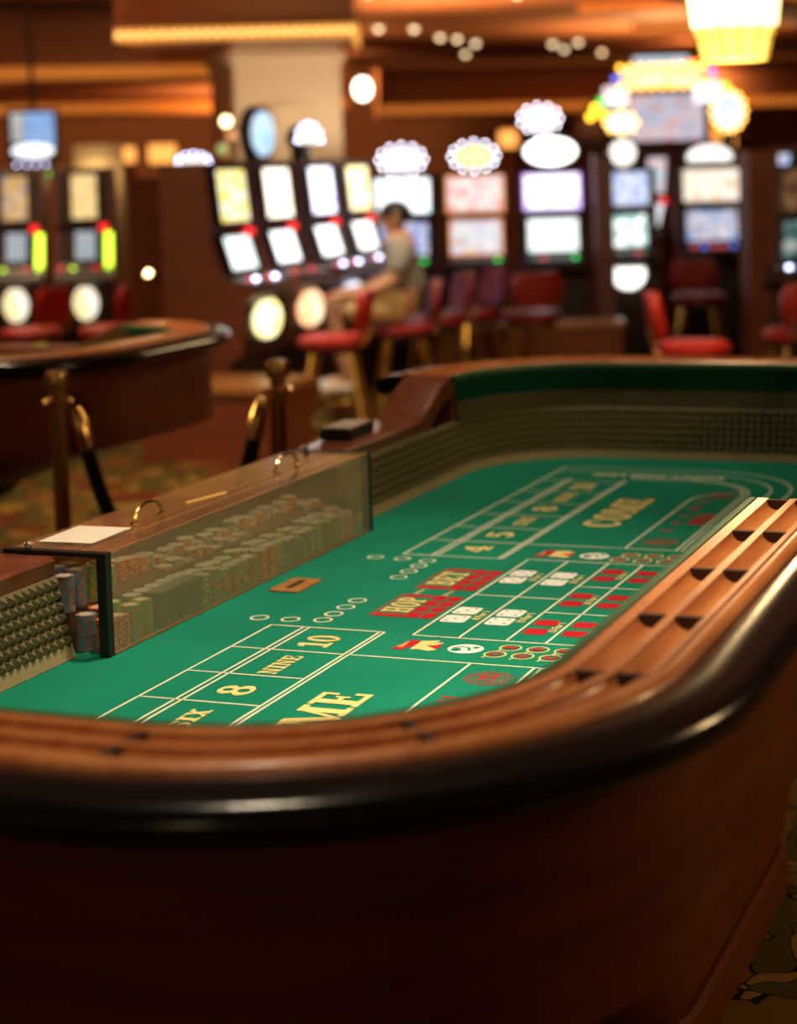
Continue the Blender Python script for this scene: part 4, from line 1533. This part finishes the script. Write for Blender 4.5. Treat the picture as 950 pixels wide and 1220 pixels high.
# shirt
V = [(0, .02, .76), (0, .03, .88), (0, .01, 1.02), (0, -.01, 1.115), (0, -.022, 1.155)]
Ed = [(i, i + 1) for i in range(4)]
Ra = [(.180, .145), (.168, .132), (.180, .132), (.155, .105), (.075, .07)]
for sx in (-1, 1):
    b0 = len(V)
    V += [(sx * .188, -.01, 1.095), (sx * .212, -.04, .985), (sx * .222, -.055, .93)]
    Ra += [.078, .070, .068]
    Ed += [(3, b0), (b0, b0 + 1), (b0 + 1, b0 + 2)]
skin_mesh('shirt', V, Ed, Ra, 'shirt', per)
V = [(0, .02, .75), (0, .02, .80)]
Ed = [(0, 1)]
Ra = [(.175, .14), (.17, .135)]
for sx in (-1, 1):
    b0 = len(V)
    V += [(sx * .10, -.03, .735), (sx * .13, -.24, .735), (sx * .13, -.42, .728)]
    Ra += [.112, .100, .086]
    Ed += [(0, b0), (b0, b0 + 1), (b0 + 1, b0 + 2)]
skin_mesh('shorts', V, Ed, Ra, 'shorts', per)
hr = MB()
vv, ff = [], []
n, k = 16, 8
for j in range(k + 1):
    ph = pi * .62 * j / k
    for i in range(n):
        a = 2 * pi * i / n
        fr = 1.0 if sin(a) > -.35 else .80       # hairline is higher over the face
        p_ = ph * fr
        vv.append((.088 * sin(p_) * cos(a), -.043 + .108 * sin(p_) * sin(a) + .012, 1.285 + .100 * cos(p_)))
for j in range(k):
    for i in range(n):
        i2 = (i + 1) % n
        ff.append((j * n + i, j * n + i2, (j + 1) * n + i2, (j + 1) * n + i))
hr.add(vv, ff)
ho = hr.build('hair', 'hair', per, True)
so_ = ho.modifiers.new('thickness', 'SOLIDIFY')
so_.thickness = .012
for sx in (-1, 1):
    MB().ball((sx * .030, -.130, 1.285), .010, 8).build('eye', 'hair', per, True)
MB().box((0, -.128, 1.232), (.040, .012, .007)).build('mouth', 'red_vinyl', per)
MB().add([(-.013, -.133, 1.262), (.013, -.133, 1.262), (0, -.160, 1.258), (0, -.138, 1.295), (0, -.138, 1.250)], [(0, 2, 3), (2, 1, 3), (0, 4, 2), (4, 1, 2)]).build('nose', 'skin', per, True)
for sx in (-1, 1):
    MB().ball((sx * .078, -.035, 1.275), .022, 8, 1.5).build('ear', 'skin', per, True)
    MB().tube([(sx * .13, -.34, .245), (sx * .13, -.40, .245), (sx * .13, -.53, .235)], [.040, .046, .036], 10).build('shoe', 'shoe', per, True)

# ------------------------------------------------------------------ column with lit crown
clm = thing('column', 'cream square column with arched relief and lit crown', 'column', BG(16.8, -1.86), BGR + radians(20))
MB().box((0, 0, 1.36), (.98, .98, 2.72)).build('shaft', 'cream_col', clm, bevel=.02)
MB().box((0, 0, .12), (1.08, 1.08, .24)).build('column_base', 'oak', clm, bevel=.02)
MB().box((0, 0, 2.60), (1.06, 1.06, .10)).build('necking', 'cream_col', clm, bevel=.02)
for a in range(4):
    R = Matrix.Rotation(a * pi / 2, 4, 'Z')
    poly = [(-.26, 1.0), (.26, 1.0)] + [(.26 * cos(pi * t / 10), 1.95 + .26 * sin(pi * t / 10)) for t in range(11)]
    mb = MB().prism(poly, -.52, -.485, 'y')
    mb.v = [tuple(R @ Vector(p)) for p in mb.v]
    mb.build('arched_relief', 'cream_col', clm)
crown = thing('lit_soffit', 'long soffit box edged with gold bulbs above the cream column', 'soffit', BG(16.3, -2.08, 2.735), BGR + radians(3))
MB().box((0, 0, .28), (2.0, 1.4, .56)).build('soffit_box', 'soffit', crown)
MB().box((0, -.71, .03), (2.0, .05, .10)).build('light_band', 'gold_band', crown)
MB().box((1.01, 0, .03), (.05, 1.4, .10)).build('light_band', 'gold_band', crown)
for i in range(22):
    bulb(crown, (-.97 + 1.94 * i / 21, -.745, .03), 'gold_bulb', .020)
# ------------------------------------------------------------------ big bulb sign
sg = thing('bulb_sign', 'large arched casino sign with yellow bulbs and lit ovals', 'sign', BG(17.0, 1.66), BGR)
SGM = screen('sign_pink_art', [(.9, .35, .4), (1, .8, .85), (.6, .7, 1), (.9, .5, .4)], 1.1, 4)


def lit_oval(x, z, w, h, face, bm_, nb, y=-.14):
    mb = MB()
    ellipse_plate(mb, w + .04, h + .04, y, y + .10, z)
    o = mb.build('sign_oval', 'slot_black', sg)
    mb = MB()
    ellipse_plate(mb, w, h, y - .014, y, z)
    mb.build('oval_face', face, o)
    for k in range(nb):
        a = 2 * pi * k / nb
        bulb(o, (x + cos(a) * w / 2, y - .02, z + sin(a) * h / 2), bm_, .020)
    for ch in [o] + list(o.children):
        if ch.type == 'MESH' and not ch.name.startswith('bulb'):
            for v_ in ch.data.vertices:
                v_.co.x += x


def lit_panel(nm, x, z, w, h, mat, y=-.1):
    return MB().box((x, y, z), (w, .08, h)).build(nm, mat, sg, bevel=.01)


for sx in (-.62, .62):
    MB().box((sx, .08, .95), (.10, .10, 1.90)).build('sign_post', 'slot_body', sg)
arch = [(.80 * cos(pi * t / 14), 1.80 + .58 * sin(pi * t / 14)) for t in range(15)] + [(.52 * cos(pi * t / 14), 1.80 + .34 * sin(pi * t / 14)) for t in range(14, -1, -1)]
MB().prism(arch, -.02, .10, 'y').build('arch_frame', 'slot_trim', sg)
lit_panel('top_panel', 0, 2.35, .74, .17, screen('top_art', [(1, .9, .6), (1, .75, .25), W_], 1.9, 5))
for k in range(9):
    bulb(sg, (-.38 + .76 * k / 8, -.15, 2.44), 'bulb_yellow', .022)
    bulb(sg, (-.38 + .76 * k / 8, -.15, 2.26), 'bulb_yellow', .022)
lit_panel('blue_crest', 0, 2.50, .50, .07, screen('crest_art', [(.5, .7, .8), (.8, .9, 1)], 1.5, 5))
lit_panel('centre_panel', 0, 1.98, .78, .42, SGM, .0)
lit_oval(.60, 2.02, .30, .36, screen('oval_art', [W_, (.6, .7, 1), W_], 2, 5), 'bulb_yellow', 14)
lit_oval(-.38, 1.94, .28, .18, screen('oval_art', [W_, (1, .9, .8)], 3, 5), 'bulb_yellow', 8)
lit_panel('side_panel', -.42, 2.18, .22, .18, screen('side_art', [(.2, .7, .3), W_, PK], 2.6, 7))
lit_panel('side_panel', .42, 2.20, .24, .18, screen('side_art', [PK, W_, (.9, .7, .8)], 3, 7))
for (x, z, mt) in ((-.42, 2.34, 'blue_ball'), (.46, 2.38, 'blue_ball'), (-.62, 2.08, 'bulb_yellow'), (-.56, 2.14, 'green_led'), (.58, 2.25, 'green_led'), (-.66, 2.0, 'bulb_yellow'), (-.55, 2.02, 'bulb_yellow')):
    bulb(sg, (x, -.16, z), mt, .030)

# ------------------------------------------------------------------ chandelier, pendant globe, lamp, display
ch_ = thing('chandelier', 'stepped yellow glass chandelier hanging at the upper right', 'chandelier', BG(9.0, 1.245, 2.07), BGR)
tiers = [(.0, .155, .178, .105), (.105, .182, .195, .05), (.155, .205, .228, .20)]
GLS = em('amber_glass', (1, .66, .12), 2.6)
GLS2 = em('bright_amber_glass', (1, .86, .42), 5)
for i, (z, ra, rb, hh) in enumerate(tiers):
    MB().lathe([(ra, z), (rb, z + hh)], n=24).build('glass_tier', GLS2 if i == 2 else GLS, ch_)
    MB().lathe([(rb, z + hh - .008), (rb + .012, z + hh), (rb, z + hh + .008)], n=24).build('brass_band', 'brass', ch_, True)
for k in range(12):
    a = 2 * pi * k / 12
    MB().tube([(.158 * cos(a), .158 * sin(a), 0), (.182 * cos(a), .182 * sin(a), .105), (.206 * cos(a), .206 * sin(a), .155), (.23 * cos(a), .23 * sin(a), .35)], .006, 6).build('rib', 'brass', ch_)
MB().lathe([(.012, .35), (.012, 1.23)], n=8).build('hanging_rod', 'brass', ch_)
MB().lathe([(.23, .355), (.0, .37)], n=24).build('top_plate', 'brass', ch_)



def lamp_light(loc, power, rad=.18):
    l = bpy.data.lights.new('chandelier_light', 'POINT')
    l.energy = power
    l.color = (1, .66, .32)
    l.shadow_soft_size = rad
    o = bpy.data.objects.new('chandelier_light', l)
    COL.objects.link(o)
    o.location = loc


ch_['group'] = 'stepped chandeliers'
lamp_light(BG(9.0, 1.245, 1.88), 60)
for d, s_, e, lab in ((3.4, 3.3, 85, 'added unseen chandelier over the aisle right of the table'), (-2.6, -1.6, 14, 'added unseen chandelier behind the viewpoint'), (7.0, -4.6, 150, 'added unseen chandelier over the second craps table')):
    c_ = copy_tree(ch_)  # extra chandeliers added out of view to carry fill light
    c_.location = BG(d, s_, 2.07)
    c_['label'] = lab
    lamp_light(BG(d, s_, 1.88), e)  # fill light of the added chandelier

pg = thing('pendant_lamp', 'round white pendant lamp hanging right of the column', 'pendant lamp', BG(15.0, -.95, 2.24))
MB().ball((0, 0, 0), .075, 16, 1.25).build('globe', em('pendant_glow', (1, .88, .66), 6), pg, True)
MB().lathe([(.03, .085), (.03, .12), (.006, .13), (.006, 1.05)], n=10).build('hanging_rod', 'slot_black', pg)

lp = thing('wall_lamp', 'glowing shaded lamp before a cream panel at the far left', 'lamp', BG(15.2, -3.2, 0), BGR)
MB().box((.02, .12, .93), (.40, .06, 1.86)).build('cream_panel', 'cream_col', lp)
MB().lathe([(.10, 1.52), (.13, 1.53), (.105, 1.66), (.10, 1.66)], n=20).build('shade', em('lamp_shade_glow', (1, .72, .30), 6), lp, True)
MB().lathe([(.09, 0), (.09, .02), (.02, .05), (.015, 1.53)], n=12).build('stand', 'brass', lp, True)

tv = thing('display_screen', 'hanging display with blue and white picture at upper left', 'display', BG(15.2, -3.68, 1.76), BGR)
MB().box((0, 0, .19), (.42, .08, .42)).build('casing', 'slot_black', tv, bevel=.01)
MB().box((.06, -.045, .23), (.24, .01, .28)).build('screen', screen('blue_picture', [(.12, .30, .85), (.35, .6, 1), (.2, .4, .9)], 1.3, 6), tv)
MB().box((-.12, -.045, .25), (.10, .01, .24)).build('screen', screen('white_picture', [(.7, .7, .8), W_], .9, 5), tv)
mb = MB()
ellipse_plate(mb, .34, .12, -.075, -.04, .06)
mb.build('lit_oval', screen('oval_lit', [(.75, .8, 1), W_], 3, 5), tv)
MB().box((0, -.02, -.055), (.34, .04, .05)).build('bulb_bar', 'slot_black', tv)
for k in range(4):
    bulb(tv, (-.14 + .08 * k, -.05, -.055), 'bulb_blue', .008)
bulb(tv, (.10, -.05, -.13), 'green_led', .03)
MB().lathe([(.02, .39), (.02, 1.54)], n=10).build('ceiling_pole', 'slot_black', tv)

ov = thing('oval_sign', 'small white oval sign with blue bulbs above the partition', 'sign', BG(13.6, -2.12, 0), BGR)
mb = MB()
ellipse_plate(mb, .24, .13, -.02, .04, 1.67)
mb.build('sign_plate', 'slot_black', ov)
mb = MB()
ellipse_plate(mb, .21, .10, -.035, -.02, 1.665)
mb.build('sign_face', 'oval_white', ov)
for k in range(12):
    a = 2 * pi * k / 12
    bulb(ov, (cos(a) * .115, -.035, 1.68 + sin(a) * .060), 'bulb_blue', .011)
MB().box((0, .02, .80), (.06, .06, 1.60)).build('sign_post', 'slot_body', ov)

# far amber wall lamps and blurry lit shop fronts
for i, (d, s_, z, w, h, lab) in enumerate(((24, -4.15, 1.86, .36, .24, 'wide amber lit panel on the far wall, left of the column'), (24, -4.60, 1.86, .20, .20, 'small amber lit panel on the far wall, left of the wide one'), (24, .35, 1.92, .24, .22, 'amber lit panel on the far wall between oval toppers'), (24, 3.15, 1.88, .30, .30, 'amber lit panel on the far wall at the right'))):
    t = thing('wall_light', lab, 'wall light', BG(d, s_, 0), BGR)
    MB().box((0, .05, z), (w + .06, .06, h + .06)).build('backplate', 'panel_brown', t)
    MB().box((0, 0, z), (w, .05, h)).build('amber_lens', em('amber_lens', (1, .42, .09), 1.6), t, bevel=.02)
    MB().box((0, .08, (z - h / 2) / 2), (.12, .08, z - h / 2)).build('stand_post', 'panel_brown', t)

# twin-globe sconce standing by the column
sn = thing('globe_sconce', 'small brass lamp standard with two globes left of the column', 'lamp', BG(15.4, -2.12, 0), BGR)
MB().lathe([(.10, 0), (.10, .02), (.03, .05), (.016, .10), (.016, 1.99)], n=12).build('stem', 'brass', sn, True)
MB().ball((0, 0, 2.02), .042, 12).build('globe', em('sconce_glow', (1, .82, .45), 7), sn, True)
MB().ball((-.035, -.03, 1.79), .045, 12).build('globe', em('dim_sconce_glow', (.55, .62, .25), .9), sn, True)
MB().ball((.045, -.02, 1.90), .040, 12).build('globe', em('amber_sconce_glow', (1, .45, .2), .9), sn, True)
